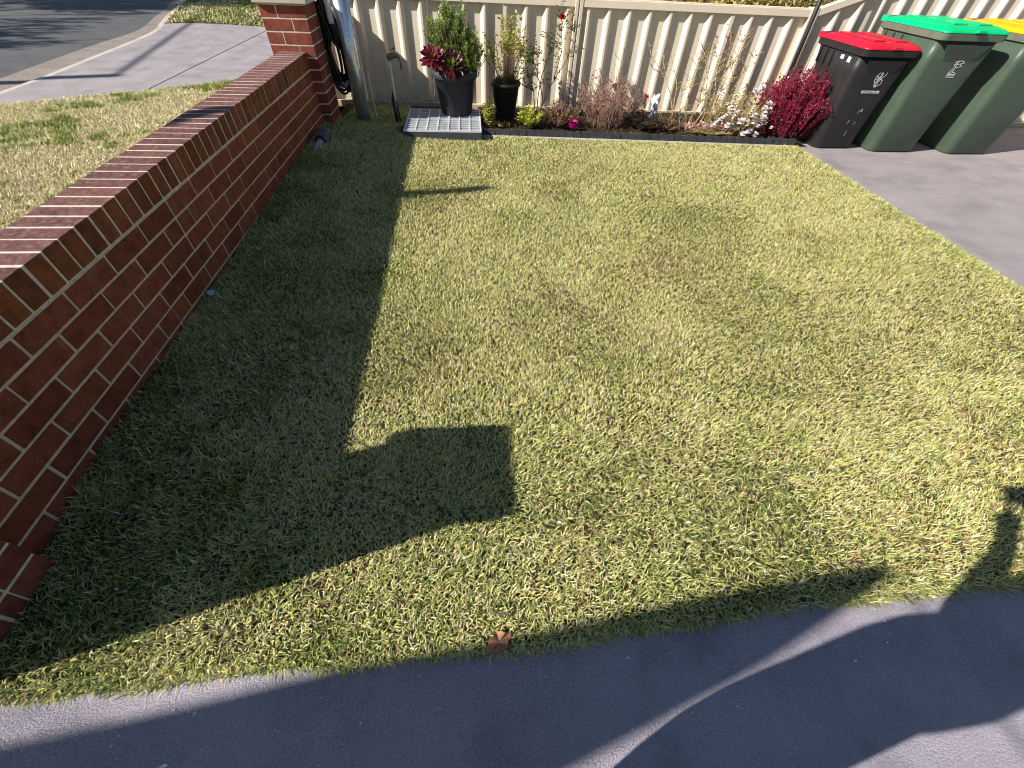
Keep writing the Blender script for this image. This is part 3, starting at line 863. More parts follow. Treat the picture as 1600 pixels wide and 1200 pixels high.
rose = branchy('climbing_rose', 'tall thin rose with sparse leaves against the fence post', (2.13, 3.33, .02),
    [[(2.13,3.33,.0),(2.09,3.34,.28),(2.0,3.36,.50),(1.96,3.4,.66)], [(2.14,3.33,.0),(2.25,3.34,.30),(2.42,3.36,.55),(2.50,3.42,.72),(2.46,3.42,.80)],
     [(2.13,3.33,.05),(2.17,3.38,.4),(2.26,3.45,.62),(2.22,3.45,.70)], [(2.2,3.34,.2),(2.12,3.4,.45),(2.03,3.4,.60)], [(2.3,3.34,.38),(2.36,3.4,.60),(2.34,3.4,.82),(2.33,3.38,.86)],[(2.09,3.34,.28),(1.92,3.3,.36),(1.83,3.3,.35)]],
    'stem', 'olive', 41, .006, 8, (.036,.019), twigs=18, tl=.16)
blossom((.195,.03,.86), .040, M['red_petal'], rose, 12, 3)
plant('rust_bush', 'low rusty leaved bush behind the edging, left of the magenta bloom', 'plant', (2.33, 3.07, .02), 110, .25, .24, .028, .015, 16, 'twig', 'rustleaf', 43, start=.2)
mg = thing('magenta_flower', 'single large magenta bloom low against the black edging', 'flower', (2.47, 2.90, .02))
blossom((0,0,.075), .058, M['magenta'], mg, 16, 5, flat=.9)
MB().tube([(0,.02,0),(0,0,.07)], .004, 5).build('stem', M['stem'], mg)
# twiggy bush
tw = thing('twiggy_bush', 'dense reddish bush of bare twigs in the middle of the bed', 'plant', (2.88, 3.15, .02))
st, lf, tips = stems_and_leaves(51, (0,0,0), 120, .52, .34, .022, .011, 11, r=.0030, start=.2, curve=.75, fan=1.15, foot=.45)
R = random.Random(52)
for tp in tips:
    for k in range(3):
        a = Vector((tp.x*R.uniform(.6,.95), tp.y*R.uniform(.6,.95), tp.z*R.uniform(.45,.85)))
        e = a + Vector((R.uniform(-.09,.09), R.uniform(-.06,.06), R.uniform(.05,.13)))
        st.tube([a, e], [.002,.001], 4, cap=False)
st.build('twigs', M['twig'], tw, kind='stuff'); lf.build('buds', M['darkleaf'], tw, kind='stuff')
blossom((-.17,.02,.42), .020, M['pink_petal'], tw, 8, 6)
for q in ((.04,.02,.36),(.05,.0,.33),(.03,.03,.35)):
    blossom(q, .028, M['darkleaf'], tw, 7, int(q[2]*100), name='withered_flower')
branchy('dry_shoots', 'tall dry grassy shoots rising above the twiggy bush', (3.0, 3.35, .02),
    [[(2.98,3.35,0),(2.99,3.36,.3),(2.96,3.4,.64)], [(3.0,3.35,0),(3.03,3.36,.35),(3.10,3.4,.60)], [(3.0,3.35,.1),(3.0,3.36,.4),(3.02,3.4,.66)]], 'stem', 'olive', 55, .004, 1, (.02,.008), twigs=6, tl=.12)
plant('withered_bush', 'low blackened withered bush between the twigs and the little statue', 'plant', (3.27, 3.05, .02), 120, .17, .25, .034, .016, 14, 'stem', 'darkleaf', 57, start=.1)
plant('rust_bush', 'low brown and green bush directly below the little statue', 'plant', (3.50, 3.02, .02), 90, .14, .20, .026, .013, 14, 'twig', 'rustleaf', 58, start=.2)

# little statue: a kneeling winged figure
an = thing('garden_figurine', 'small pale figurine with a light blue base by the fence', 'figurine', (3.45, 3.30, .06))
MB().lathe([(.045,0),(.05,.02),(.04,.05),(.045,.07)], n=14).build('base', M['cap_blue'], an, smooth=True)
m = MB().tube([(0,0,.07),(.0,.0,.12),(.01,0,.16),(.012,0,.175)], [.042,.036,.024,.012], 10)
m.tube([(.012,0,.172),(.014,-.002,.19),(.016,-.004,.212),(.016,0,.228)], [.013,.024,.026,.012], 10)
m.tube([(.02,-.02,.15),(-.01,-.045,.12),(.01,-.05,.10)], [.011,.010,.008], 6).tube([(-.01,-.02,.15),(-.035,-.04,.125),(-.01,-.055,.11)], [.011,.010,.008], 6)
m.build('body', M['white_petal'], an, smooth=True)
for sx in (-1, 1):
    m = MB()
    for k in range(6):
        m.leaf((.01,.02,.15), (sx*(.5+.12*k), .25, 1-.28*k), (0,-1,0), .085-.006*k, .028)
    m.build('wing', M['white_petal'], an)
rf = thing('red_rose', 'single bright red bloom on a short stem beside the figurine', 'flower', (3.30, 3.22, .02))
MB().tube([(0,0,0),(.01,0,.12),(0,0,.245)], .004, 5).build('stem', M['stem'], rf)
blossom((0,0,.26), .034, M['red_petal'], rf, 10, 9)
m = MB(); R = random.Random(6)
for k in range(22): m.leaf((R.uniform(-.01,.01),0,R.uniform(.05,.2)), (R.uniform(-1,1),R.uniform(-1,1),R.uniform(-.2,.5)), (0,0,1), .045, .022)
m.build('foliage', M['rustleaf'], rf)
# bare roses
branchy('bare_rose', 'bare greenish rose with one upright forked cane by the figurine', (3.60, 3.02, .02),
    [[(3.60,3.02,0),(3.56,3.05,.20),(3.50,3.1,.34),(3.42,3.2,.48),(3.28,3.25,.60),(3.22,3.3,.72)], [(3.56,3.05,.22),(3.55,3.1,.42),(3.47,3.2,.60)], [(3.50,3.1,.34),(3.40,3.2,.55),(3.38,3.25,.66)], [(3.42,3.2,.48),(3.30,3.2,.52),(3.25,3.2,.56)]],
    'palestem', 'lime', 61, .006, 1, (.022,.008), twigs=6, tl=.10)
branchy('bare_rose', 'spreading bare rose of long crossing canes left of the white blooms', (3.78, 3.03, .02),
    [[(3.75,3.03,0),(3.84,3.1,.20),(3.98,3.2,.42),(4.10,3.3,.62),(4.08,3.35,.80)], [(3.76,3.03,0),(3.72,3.1,.25),(3.74,3.2,.5),(3.80,3.25,.60)], [(3.80,3.03,0),(3.95,3.1,.22),(4.15,3.2,.40),(4.34,3.3,.52)],
     [(3.84,3.1,.2),(3.88,3.2,.50),(3.80,3.3,.72)], [(3.98,3.2,.42),(4.16,3.3,.56),(4.26,3.35,.68)], [(3.70,3.03,0),(3.66,3.05,.14),(3.62,3.1,.36)], [(3.9,3.0,0),(3.98,3.0,.14),(4.12,3.05,.30)], [(3.9,3.05,.05),(4.02,3.15,.35),(3.98,3.3,.62)], [(4.1,3.1,0),(4.2,3.2,.3),(4.38,3.3,.62)], [(4.0,3.1,0),(4.12,3.2,.45),(4.2,3.3,.74)]],
    'palestem', 'olive', 63, .007, 2, (.028,.014), twigs=18, tl=.18)
t = branchy('rose_hips', 'thin rose canes with small red hips high against the fence', (4.05, 3.35, .02),
    [[(4.05,3.35,0),(4.07,3.4,.4),(4.10,3.42,.74)], [(4.06,3.35,.1),(3.99,3.4,.5),(3.97,3.42,.74)], [(4.07,3.38,.3),(4.22,3.4,.55),(4.30,3.4,.62)]], 'stem', 'olive', 66, .004, 1, (.02,.01), twigs=7, tl=.1)
for k, q in enumerate([(.04,.05,.74),(.08,.05,.76),(-.08,.06,.74),(-.07,.05,.66),(.12,.03,.48)]):
    blossom(q, .018, M['red_petal'], t, 6, 70+k, name='hip')
# white blooms
wb = thing('white_rose_bush', 'low rose bush covered in white blooms left of the crimson shrub', 'plant', (4.26, 3.05, .02))
st, lf, tips = stems_and_leaves(71, (0,0,0), 150, .40, .38, .026, .013, 11, r=.003, start=.2, fan=1.0, foot=.6, curve=.4)
st.build('stems', M['palestem'], wb, kind='stuff'); lf.build('foliage', M['straw'], wb, kind='stuff')
R = random.Random(73)
wp = [(-.05,-.17,.14,.045),(.20,-.12,.16,.045),(-.16,-.14,.09,.036),(.06,-.2,.06,.036),(.12,-.14,.13,.04),(.26,-.05,.26,.05),(.24,-.1,.22,.045),(-.12,.0,.22,.034),(-.1,-.1,.16,.03),(.16,.05,.34,.032),(.22,.05,.31,.03),(-.06,0,.30,.026),(-.2,0,.32,.024),(.0,-.22,.04,.034),(.08,-.15,.19,.034),(-.24,-.1,.14,.028),(.14,-.2,.03,.034),(.20,.0,.38,.028),(.29,0,.20,.04),(.23,-.12,.12,.04)]
wp += [(R.uniform(-.34,.30), R.uniform(-.22,-.05), R.uniform(.05,.36), R.uniform(.016,.026)) for k in range(26)]
for k, (a, b, c_, r_) in enumerate(wp): blossom((a, b-.10*(c_ < .3), c_+.02), r_*1.15, M['white_petal'], wb, 9, 80+k)
t, _ = plant('pink_groundcover', 'pink and pale flowered groundcover in front of the bare rose canes', 'plant', (3.98, 2.96, .02), 130, .09, .26, .02, .012, 10, 'twig', 'straw', 91, start=.2, fan=1.3)
for k in range(44):
    blossom((R.uniform(-.28,.28), R.uniform(-.1,.08), R.uniform(.05,.1)), .014, M['pink_petal'] if k % 3 else M['white_petal'], t, 6, 100+k)
t = thing('orange_leaf_sprig', 'sprig of pointed orange yellow leaves above the white blooms', 'plant', (4.33, 3.15, .02))
m = MB()
for k in range(16):
    a = k*2.4; m.leaf((.02*math.cos(a), .01*math.sin(a), .24+.004*k), (math.cos(a), .5*math.sin(a)-.2, .25), (0,0,1), .075, .020)
M['orange'] = leafmat('orange_leaf', [(.40,.24,.03),(.60,.40,.05)], scale=30)
m.build('leaves', M['orange'], t); MB().tube([(0,0,0),(0,0,.26)], .004, 5).build('stem', M['stem'], t)
# crimson shrub
cs = thing('crimson_shrub', 'bushy crimson leaved shrub beside the black bin with red lid', 'shrub', (4.84, 2.93, .02))
st, lf, tips = stems_and_leaves(111, (0,0,0), 360, .64, .42, .028, .015, 52, r=.0035, start=.06, curve=.3, upright=.9, fan=1.0, foot=.5)
st.build('stems', M['stem'], cs, kind='stuff'); lf.build('foliage', M['crimson'], cs, kind='stuff')
# litter on soil
m = MB(); R = random.Random(77)
for k in range(1500):
    x = R.uniform(1.55, 4.8); y = edge_y(x)+.03 + (FY(x)-.08-edge_y(x))*R.random()
    m.leaf((x, y, .035+.01*R.random()), (R.uniform(-1,1), R.uniform(-1,1), R.uniform(-.1,.4)), (R.uniform(-.4,.4), 0, 1), R.uniform(.02,.045), .014)
m.build('leaf_litter', [M['rustleaf']], kind='stuff')

# ------------------------------------------------------------------ wheelie bins
def rrect(w, d, r, cy, n=4):
    pts = []
    for sx, sy, a0 in ((1,-1,-PI/2), (1,1,0), (-1,1,PI/2), (-1,-1,PI)):
        for k in range(n+1):
            a = a0 + PI/2*k/n
            pts.append((sx*(w/2-r)+r*math.cos(a), cy+sy*(d/2-r)+r*math.sin(a)))
    return pts
def loft(secs, n=4, cap0=True, cap1=True):
    m = MB(); vs = []; fs = []
    for (w, d, r, cy, z) in secs: vs += [(x, y, z) for x, y in rrect(w, d, r, cy, n)]
    k = 4*(n+1)
    for i in range(len(secs)-1):
        for j in range(k): fs.append((i*k+j, i*k+(j+1)%k, (i+1)*k+(j+1)%k, (i+1)*k+j))
    if cap0: fs.append(tuple(range(k-1,-1,-1)))
    if cap1: fs.append(tuple((len(secs)-1)*k+j for j in range(k)))
    return m.add(vs, fs)
def bin_(label, loc, rz, W, D, H, mbody, mlid, wb=None, db=None, lean=0):
    t = thing('wheelie_bin', label, 'bin', loc, rz, 'wheelie bins lined up along the fence')
    wb = wb or W*.78; db = db or D*.70
    # y=0 is the front face at ground level; body widens and deepens upwards
    def sec(z, w, f, bk, r): return (w, bk-f, r, (f+bk)/2, z)
    hb = H*.90
    secs = [sec(.0, wb*.94, .02, db-.02, .06), sec(.02, wb, .0, db, .07), sec(H*.45, wb+(W*.93-wb)*.5, -.02, db+.04, .065), sec(H*.56, wb+(W*.93-wb)*.62, -.028, db+.05, .06),
            sec(H*.74, W*.90, -.04, D*.90, .05), sec(hb-.02, W*.93, -.05, D*.94, .05)]
    b = loft(secs).build('body', M[mbody], t, smooth=False)
    for p in b.data.polygons: p.use_smooth = len(p.vertices) == 4
    # recessed upper front panel under the rim
    m = MB().add([(-W*.34, -.047, hb-.04), (W*.34, -.047, hb-.04), (W*.20, -.040, H*.74), (-W*.20, -.040, H*.74),
                  (-W*.34, -.080, hb-.04), (W*.34, -.080, hb-.04)], [(0,3,2,1), (4,5,2,3), (0,4,3), (1,2,5), (0,1,5,4)])
    m.build('front_gusset', M[mbody], t)
    # rim
    loft([sec(hb-.018, W*.955, -.065, D*.965, .05), sec(hb-.012, W*.99, -.085, D*.985, .055), sec(hb+.03, W, -.09, D*.99, .055), sec(hb+.035, W*.97, -.08, D*.97, .05)], cap1=True).build('rim', M['bin_rim' if mbody == 'bin_green' else 'bin_black'], t)
    for k in range(3):
        for s in (-1, 1):
            y = D*(.50+.15*k)
            MB().box(s*W*.475-.012, s*W*.475+.012, y-.007, y+.007, H*.74, hb-.03).build('side_rib', M[mbody], t)
    # lid: shallow dome with raised bands and grip
    zl = hb+.036
    loft([sec(zl, W*.995, -.092, D*.95, .05), sec(zl+.014, W*.985, -.087, D*.94, .055), sec(zl+.030, W*.93, -.06, D*.92, .06), sec(zl+.044, W*.80, -.02, D*.88, .07)]).build('lid', M[mlid], t, bevel=.004)
    m = MB().box(-W*.30, -W*.08, .02, D*.8, zl+.042, zl+.056).box(W*.08, W*.30, .02, D*.8, zl+.042, zl+.056)
    m.build('lid_ridges', M[mlid], t, bevel=.006)
    m = MB().box(-W*.07, W*.07, -.115, -.085, zl+.006, zl+.026); m.build('lid_grip', M[mlid], t, bevel=.005)
    # rear handle bar, hinge lugs
    MB().tube([(-W*.42, D+.02, zl+.02), (W*.42, D+.02, zl+.02)], .016, 8).build('handle', M[mbody], t, smooth=True)
    for s in (-.42, -.14, .14, .42):
        MB().box(s*W-.018, s*W+.018, D*.93, D+.03, zl-.01, zl+.035).build('hinge', M[mlid], t, bevel=.004)
    # wheels
    for s in (-1, 1):
        w = thing_part('wheel', t, (s*W*.40, db+.035, .10))
        MB().tube([(-.022,0,0),(.022,0,0)], .10, 22).build('tyre', M['black_rubber'], w, smooth=False)
        MB().tube([(-.026,0,0),(.026,0,0)], .055, 16).build('rim', M['grey_plastic'], w)
    MB().tube([(-W*.40, db+.035, .10), (W*.40, db+.035, .10)], .012, 8).build('axle', M['grey_plastic'], t)
    return t
def thing_part(name, parent, loc):
    o = bpy.data.objects.new(name, None); col.objects.link(o); o.parent = parent; o.location = loc; o.empty_display_size = .05
    return o

red = bin_('black wheelie bin with red lid beside the crimson shrub', (5.20, 2.56, 0), 0.02, .56, .64, .875, 'bin_black', 'lid_red', .42, .44)
grn = bin_('dark green wheelie bin with bright green lid between the other two', (5.80, 2.47, 0), 0.02, .64, .72, 1.03, 'bin_green', 'lid_green', .50, .48)
yel = bin_('dark green wheelie bin with yellow lid at the end of the row', (6.63, 2.43, 0), 0.02, .64, .72, 1.03, 'bin_green', 'lid_yellow', .50, .48)

def front_y(z, H):
    return float(np.interp(z, [0.02, H*.45, H*.56, H*.74, H*.88], [0, -.02, -.028, -.04, -.05])) - .0025
def strokes(parent, lines, H, wd, name='logo', ox=0, oz=0, sc=1):
    m = MB()
    for ln in lines:
        for a, b in zip(ln, ln[1:]):
            ax, az = ox+a[0]*sc, oz+a[1]*sc; bx, bz = ox+b[0]*sc, oz+b[1]*sc
            d = Vector((bx-ax, bz-az)); L = d.length
            if L < 1e-6: continue
            d /= L; nx_, nz_ = -d.y*wd/2, d.x*wd/2
            q = [(ax+nx_, az+nz_), (ax-nx_, az-nz_), (bx-nx_, bz-nz_), (bx+nx_, bz+nz_)]
            m.add([(x, front_y(z, H)-.001, z) for x, z in q], [(0,1,2,3)])
    return m.build(name, M['white'], parent)
# faceted bird-like mark on the red-lidded bin with a strip of lettering
L1 = [[(-.5,-.1),(-.5,.25),(-.1,.8),(-.05,.1),(-.5,-.1)], [(-.5,-.1),(-.1,-.75),(-.05,.1)], [(.02,.85),(.08,-.05),(.45,.35),(.5,.75),(.02,.85)], [(.08,-.05),(0,-.75),(.45,-.45),(.40,-.1),(.08,-.05)], [(-.5,.25),(-.05,.1)], [(-.3,-.42),(-.05,.1)]]
strokes(red, L1, .875, .0055, ox=.045, oz=.61, sc=.088)
m = MB(); zz = .505; m.box(-.055, .125, -.032, -.030, zz-.010, zz+.010)
o = m.build('logo_strip', M['white'], red)
R = random.Random(3)
m = MB(); x = -.048
while x < .118:
    w = R.uniform(.006,.011); h = .006
    m.box(x, x+w*.30, -.0335, -.0322, zz-h, zz+h); 
    if R.random() > .4: m.box(x+w*.3, x+w, -.0335, -.0322, zz+h-.003, zz+h)
    if R.random() > .5: m.box(x+w*.3, x+w*.9, -.0335, -.0322, zz-h, zz-h+.003)
    x += w+.004
m.build('lettering', M['bin_black'], red)
m = MB()
for k in range(7):
    x = R.uniform(-.06,.08); z = R.uniform(.08,.34); m.add([(x, front_y(z,.875)-.001, z), (x+.002, front_y(z,.875)-.001, z), (x+.008, front_y(z+.03,.875)-.001, z+R.uniform(.008,.04)), (x+.006, front_y(z+.03,.875)-.001, z+R.uniform(.01,.04))], [(0,1,2,3)])
m.build('scratches', M['white'], red, kind='stuff')
for k, (y, z, w, h) in enumerate([(.07,.735,.04,.055),(.17,.74,.045,.045)]):
    xs = -.255
    MB().box(xs-.004, xs-.001, y, y+w, z-h/2, z+h/2).build('sticker', M['white'], red)
# layered leaf-like mark on the green-lidded bin
L2 = [[(-.35,.55),(.25,.62),(.5,.45),(.0,.42),(-.35,.55)], [(-.5,.3),(.1,.40),(.45,.25),(-.1,.12),(-.5,.3)], [(-.45,.1),(.1,.15),(.4,.0),(-.1,-.12),(-.45,.1)], [(.3,.6),(.45,1.0)], [(-.1,-.12),(-.4,-.6),(.0,-.45),(.3,-.55)], [(-.3,-.1),(-.5,-.6)], [(-.2,.5),(-.1,-.5)], [(-.5,-.72),(.35,-.72)], [(-.5,-.82),(.35,-.82)], [(-.45,-.62),(.35,-.62)]]
strokes(grn, L2, 1.03, .0045, ox=.05, oz=.735, sc=.10)
strokes(yel, L2, 1.03, .0045, ox=.05, oz=.735, sc=.10)

# ------------------------------------------------------------------ small things on the ground
lf_ = MB(); ctr = Vector((1.455, -1.652, .02))
outl = [(-.055,-.012),(-.05,.004),(-.038,.008),(-.03,.022),(-.012,.024),(.004,.034),(.022,.026),(.03,.016),(.05,.012),(.046,-.006),(.03,-.012),(.022,-.026),(.006,-.034),(-.012,-.03),(-.024,-.024),(-.04,-.024)]
vs = [(0,0,.0)] + [(x, y, .012*math.cos(i*1.9)+.008*abs(x)/.05) for i, (x, y) in enumerate(outl)]
fs = [(0, i+1, (i+1) % len(outl)+1) for i in range(len(outl))]
dl = lf_.add(vs, fs).build('dry_leaf', M['dryleaf'], loc=ctr); dl.rotation_euler = (.1, .05, .35); dl.scale = (.82, .82, .6)
sm = dl.modifiers.new('s', 'SOLIDIFY'); sm.thickness = .0008
tag(dl, 'crumpled brown dry leaf where the lawn meets the concrete path', 'leaf')
bc = MB().lathe([(.002,.0),(.016,.0),(.017,.010),(.014,.012),(.001,.012)], n=18).build('bottle_cap', M['cap_blue'], loc=(.035, .0, .085)); bc.rotation_euler = (.3, .3, 0)
tag(bc, 'pale blue plastic bottle cap in the grass against the brick wall', 'cap')
m = MB(); R = random.Random(9)
for k in range(230):
    if k < 90: x = R.uniform(.3, 3.6); y = -1.72 + .03*x - abs(R.gauss(0, .13))
    else: x = R.uniform(4.9, 8); y = R.uniform(-1, 2.3)
    s = R.uniform(.0016, .0045)*(1.5 if k % 9 == 0 else 1); a = R.uniform(0, PI)
    m.add([(x+s*math.cos(a), y+s*math.sin(a), .002), (x-s*.6*math.sin(a), y+s*.6*math.cos(a), .004), (x-s*math.cos(a), y-s*math.sin(a), .002), (x+s*.6*math.sin(a), y-s*.6*math.cos(a), .003)], [(0,1,2,3)])
for (x, y, s) in [(.62,-1.855,.012),(2.26,-1.62,.006),(1.97,-1.85,.005),(2.5,-1.77,.007)]:
    m.add([(x-s, y, .002), (x, y-s*.4, .003), (x+s, y+s*.2, .002), (x+s*.2, y+s*.5, .004)], [(0,1,2,3)])
m.build('paint_flake_litter', M['white'], kind='stuff')
m = MB()
for k in range(120):
    x = R.uniform(.2, 4.6); y = R.uniform(-1.5, 2.6); z = float(lawn_z(x, y))+.034
    s = R.uniform(.003, .007) if k % 6 else .010
    m.add([(x-s, y, z), (x, y-s*.5, z+.002), (x+s, y, z), (x, y+s*.5, z+.002)], [(0,1,2,3)])
m.build('petal_litter', M['white_petal'], kind='stuff')
m = MB()
for k in range(260):
    x = R.uniform(.5, 4.6); y = R.uniform(-1.5, 2.6); z = float(lawn_z(x, y))+.030
    a = R.uniform(0, 2*PI); m.leaf((x, y, z), (math.cos(a), math.sin(a), .1), (0,0,1), R.uniform(.015,.035), .007)
m.build('leaf_scrap_litter', M['rustleaf'], kind='stuff')

# ------------------------------------------------------------------ beyond the fence
for k, (x, y, h, s, mm) in enumerate([(4.7,5.3,1.35,.95,'yellowleaf'),(6.0,5.4,1.3,.9,'straw'),(7.2,5.8,1.4,.9,'yellowleaf')]):
    lab = ['yellow green shrub seen over the fence above the bare roses', 'pale straw coloured shrub seen over the fence behind the black stake', 'orange yellow shrub seen over the raked fence'][k]
    plant('neighbour_shrub', lab, 'shrub', (x, y, 0), 420, h, s, .07, .04, 34, 'stem', mm, 200+k, start=.5)

# ------------------------------------------------------------------ street trees (their shade falls on the road), and one added to shade coping and lawn
def tree(label, base, h, crown, seed, leafn, limbs=None, levels=4):
    t = thing('street_tree', label, 'tree', base); R = random.Random(seed); st = MB(); br = MB(); lf = MB()
    st.tube([(0,0,-.1),(.05,0,h*.3),(0,.05,h*.55)], [.17,.13,.10], 10)
    def grow(p, d, L, r, lev):
        e = p + d*L; mid = p + d*L*.5 + Vector((R.uniform(-1,1),R.uniform(-1,1),R.uniform(-1,1)))*L*.08
        br.tube([p, mid, e], [r, r*.8, r*.6], 6 if lev > 1 else 4, cap=False)
        if lev <= 1:
            for k in range(leafn):
                q = p.lerp(e, R.random())
                lf.leaf(q, (R.uniform(-1,1),R.uniform(-1,1),R.uniform(-1,.5)), (R.uniform(-1,1),R.uniform(-1,1),1), .12, .05)
        if lev:
            for k in range(4 if lev > 1 else 3):
                nd = (d + Vector((R.uniform(-1,1), R.uniform(-1,1), R.uniform(-.35,.7)))*.8).normalized()
                grow(p.lerp(e, R.uniform(.5,1)), nd, L*.68, r*.55, lev-1)
    for k in range(6):
        a = 2*PI*k/6 + R.random()
        grow(Vector((0,.05,h*.5)), Vector((math.cos(a), math.sin(a), .8)).normalized(), crown, .07, levels)
    if limbs:
        for pts in limbs:
            pts = [Vector(q)-Vector(base) for q in pts]
            br.tube(pts, [.075*(1-.42*i/(len(pts)-1)) for i in range(len(pts))], 6)
            for k in range(10):
                q = pts[-2].lerp(pts[-3], R.random())
                br.tube([q, q+Vector((R.uniform(-.2,.2),R.uniform(-.2,.2),R.uniform(-.1,.25)))], [.012,.004], 4, cap=False)
    st.build('trunk', M['bark'], t, smooth=True); br.build('branches', M['bark'], t, kind='stuff')
    if leafn: lf.build('crown', M['treeleaf'], t, kind='stuff')
    return t
tree('broad leafy street tree across the road, shading the asphalt', (-16.5, 7.2, 0), 6.0, 2.2, 301, 16)
tree('leafy street tree further up the road, shading the far verge', (-14.0, 11.5, 0), 5.4, 2.0, 302, 16)
tree('added bare tree out of view, one limb shaped to cast the wedge shadow', (-9.6, -3.4, 0), 7.0, 1.5, 303, 0,
     [[(-9.6,-3.4,3.4),(-8.2,-1.9,5.1),(-6.0,-.95,4.62),(-4.3,-.38,3.45),(-3.25,.10,2.83),(-2.50,.30,2.78)]], levels=3)  # limb added for its shadow on coping and lawn

# unseen cable and pole, added to cast the thin shadow line on the apron
cab = thing('added_cable', 'added dark cable casting the thin shadow line on the driveway apron', 'cable')
MB().tube([(-10.85-.216*(y-5)*1.0, y, 5.0+.6*((y-4)/30)**2) for y in (2.75, 6, 10, 15, 20, 26, 33, 41)], .028, 6).build('cable', M['black_rubber'], cab)
up = thing('added_pole', 'added timber pole across the road where the added cable ends', 'pole', (-10.37, 2.75, 0))
MB().lathe([(.12, -.2), (.09, 5.0)], n=14).build('shaft', M['bark'], up, smooth=True)
MB().lathe([(.03, 5.0), (.03, 5.05)], n=10).build('insulator', M['galv'], up)
# ------------------------------------------------------------------ unseen sheet added over the path, outline cut to cast the pointed shadow
hs = 2.35
off = Vector((SUN.x, SUN.y))*(hs/-SUN.z)
shadow = [(2.80,-1.548), (2.77,-1.508), (2.35,-1.542), (1.9,-1.590), (1.55,-1.628), (.99,-1.683), (.57,-1.743), (.2,-1.786), (-.6,-1.87), (-3.0,-2.13), (-3.0,-3.30), (-1.0,-2.75), (.5,-2.30), (1.57,-1.955), (2.205,-1.768)]
poly = [(x-off.x, y-off.y) for x, y in shadow][::-1]
sail = thing('shadow_sheet', 'added unseen grey sheet cut to cast the pointed shadow on the path', 'shadow sheet')
MB().prism(poly, hs, hs+.008).build('cloth', M['sail'], sail)
MB().tube([(2.80-off.x, -1.54-off.y, hs), (2.78-off.x, -2.72-off.y, 2.42)], .006, 5).build('tie', M['galv'], sail)
for k, (x, y) in enumerate([(2.85-off.x-.1, -2.75-off.y), (-3.1-off.x, -2.1-off.y), (-3.1-off.x, -3.4-off.y)]):
    tag(MB().lathe([(.035,-.1),(.035,2.45)], (x, y), 12).build('shadow_sheet_post', M['galv'], smooth=True), ['added steel post by the pointed corner of the shadow sheet', 'added steel post at the lawn side corner of the shadow sheet', 'added steel post at the far corner of the shadow sheet'][k], 'post')

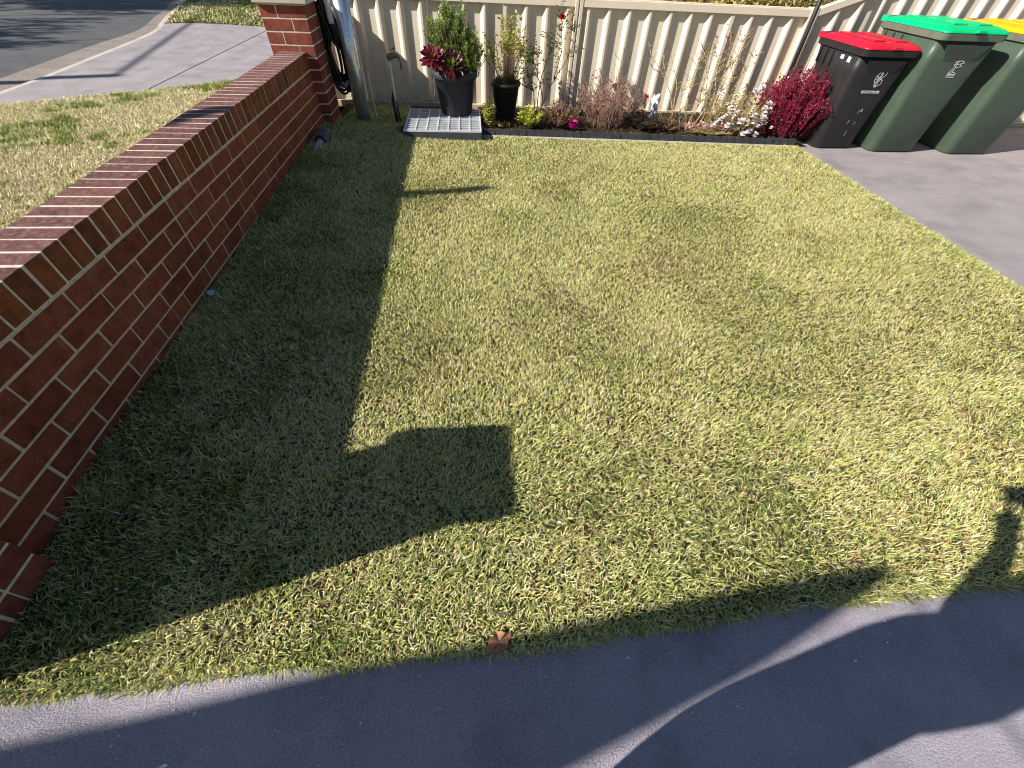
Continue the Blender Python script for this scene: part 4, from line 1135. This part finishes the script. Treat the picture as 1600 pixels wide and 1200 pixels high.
# ------------------------------------------------------------------ the photographer, holding the phone the picture is taken with
def person():
    t = thing('person', 'person in dark jacket and trousers holding up a phone with both hands', 'person', (0,0,0))
    cx, cy = 1.40, -2.17; px, py = 1.43, -2.16
    J_ = {'pelvis':(cx-.01,cy-.13,.93),'spine':(cx-.01,cy-.13,1.12),'chest':(cx,cy-.06,1.32),'neck':(cx,cy+.02,1.46),'head0':(cx,cy+.05,1.54),'head1':(cx,cy+.07,1.63),'head2':(cx,cy+.06,1.70),
          'hipL':(cx-.13,cy+.0,.84),'kneeL':(cx-.15,cy+.055,.48),'ankL':(cx-.13,cy-.02,.09),'toeL':(cx-.14,cy+.12,.035),
          'hipR':(cx+.10,cy,.88),'kneeR':(cx+.12,cy+.01,.48),'ankR':(cx+.13,cy-.04,.09),'toeR':(cx+.15,cy+.10,.035),
          'shL':(cx-.19,cy-.06,1.38),'elL':(cx-.125,cy-.01,1.11),'wrL':(px-.025,py+.115,1.29),'paL':(px-.0,py+.195,1.345),
          'shR':(cx+.19,cy-.06,1.38),'elR':(cx+.25,cy+.0,1.12),'wrR':(px+.14,py+.13,1.30),'paR':(px+.115,py+.205,1.36)}
    rad = {'pelvis':.185,'spine':.175,'chest':.175,'neck':.055,'head0':.07,'head1':.088,'head2':.06,'hipL':.115,'hipR':.115,'kneeL':.075,'kneeR':.065,'ankL':.045,'ankR':.045,'toeL':.035,'toeR':.035,
           'shL':.07,'shR':.07,'elL':.062,'elR':.06,'wrL':.034,'wrR':.034,'paL':.030,'paR':.030}
    E_ = [('pelvis','spine'),('spine','chest'),('chest','neck'),('neck','head0'),('head0','head1'),('head1','head2'),('pelvis','hipL'),('hipL','kneeL'),('kneeL','ankL'),('ankL','toeL'),
          ('pelvis','hipR'),('hipR','kneeR'),('kneeR','ankR'),('ankR','toeR'),('chest','shL'),('shL','elL'),('elL','wrL'),('wrL','paL'),('chest','shR'),('shR','elR'),('elR','wrR'),('wrR','paR')]
    # fingers curling behind the phone
    for s, sd_ in ((-1,'L'), (1,'R')):
        pa = Vector(J_['pa'+sd_])
        for k in range(4):
            a = f'f{sd_}{k}a'; b = f'f{sd_}{k}b'
            J_[a] = tuple(pa+Vector((s*.012, .012, -.022+.017*k))); J_[b] = tuple(pa+Vector((-s*(.022+.004*(k % 2)), .028, -.024+.018*k)))
            rad[a] = .009; rad[b] = .0075; E_ += [('pa'+sd_, a), (a, b)]
        a = f't{sd_}'; J_[a] = tuple(pa+Vector((-s*.025, -.02, .02))); rad[a] = .010; E_.append(('pa'+sd_, a))
    names = list(J_)
    me = bpy.data.meshes.new('body'); me.from_pydata([J_[n] for n in names], [(names.index(a), names.index(b)) for a, b in E_], [])
    o = bpy.data.objects.new('body', me); put(o, t)
    sk = o.modifiers.new('skin', 'SKIN'); sk.use_smooth_shade = True
    if not me.skin_vertices:
        o.data.skin_vertices.new()
    for i, n in enumerate(names):
        o.data.skin_vertices[0].data[i].radius = (rad[n], rad[n]*(.72 if n in ('pelvis','spine','chest') else 1))
    o.data.skin_vertices[0].data[0].use_root = True
    sb = o.modifiers.new('s', 'SUBSURF'); sb.levels = 1; sb.render_levels = 1
    # clothes by height and reach: hands and head stay skin
    m, tr_, b = mat('person_clothes', .8, .2)
    g = N(tr_, 'ShaderNodeNewGeometry'); s = N(tr_, 'ShaderNodeSeparateXYZ'); tr_.links.new(g.outputs['Position'], s.inputs[0])
    def gt(sock, v):
        n = N(tr_, 'ShaderNodeMath', operation='GREATER_THAN'); tr_.links.new(sock, n.inputs[0]); n.inputs[1].default_value = v; return n.outputs[0]
    c = mix(tr_, gt(s.outputs['Z'], .90), (.04,.04,.05), (.035,.04,.07))
    c = mix(tr_, gt(s.outputs['Z'], 1.475), c, (.45,.27,.19)); c = mix(tr_, gt(s.outputs['Y'], py+.185), c, (.45,.27,.19))
    tr_.links.new(c, b.inputs['Base Color'])
    me.materials.append(m)
    # hair and face
    hm = MB()
    for k in range(9):
        a = k/8*PI/2
        pass
    prof = [(.001,1.785),(.05,1.775),(.085,1.74),(.1,1.69),(.1,1.63),(.085,1.58)]
    hm.lathe(prof, (cx, cy+.035), n=18, cap=False); hm.build('hair', M['hair'], t, smooth=True)
    f = MB(); f.tube([(cx,cy+.145,1.645),(cx,cy+.168,1.61),(cx,cy+.15,1.60)], [.008,.014,.010], 6); f.build('nose', M['skin'], t, smooth=True)
    for s_ in (-1, 1):
        MB().tube([(cx+s_*.032-.012,cy+.15,1.65),(cx+s_*.032+.012,cy+.15,1.65)], .007, 6).build('eye', M['white_plastic'], t)
        MB().tube([(cx+s_*.094,cy+.055,1.60),(cx+s_*.10,cy+.05,1.65)], .012, 6).build('ear', M['skin'], t)
    MB().tube([(cx-.02,cy+.145,1.575),(cx+.02,cy+.145,1.575)], .006, 6).build('mouth', M['red_petal'], t)
person()
# phone plane sits just behind the lens
ph = thing('phone', 'black phone held up in both hands above the path', 'phone')
ph.matrix_world = cam.matrix_world.copy()
MB().box(-.020, .130, -.045, .027, .012, .020).build('case', M['black_plastic'], ph, bevel=.0035)
MB().box(-.015, .125, -.041, .023, .0202, .021).build('screen', M['bin_black'], ph)
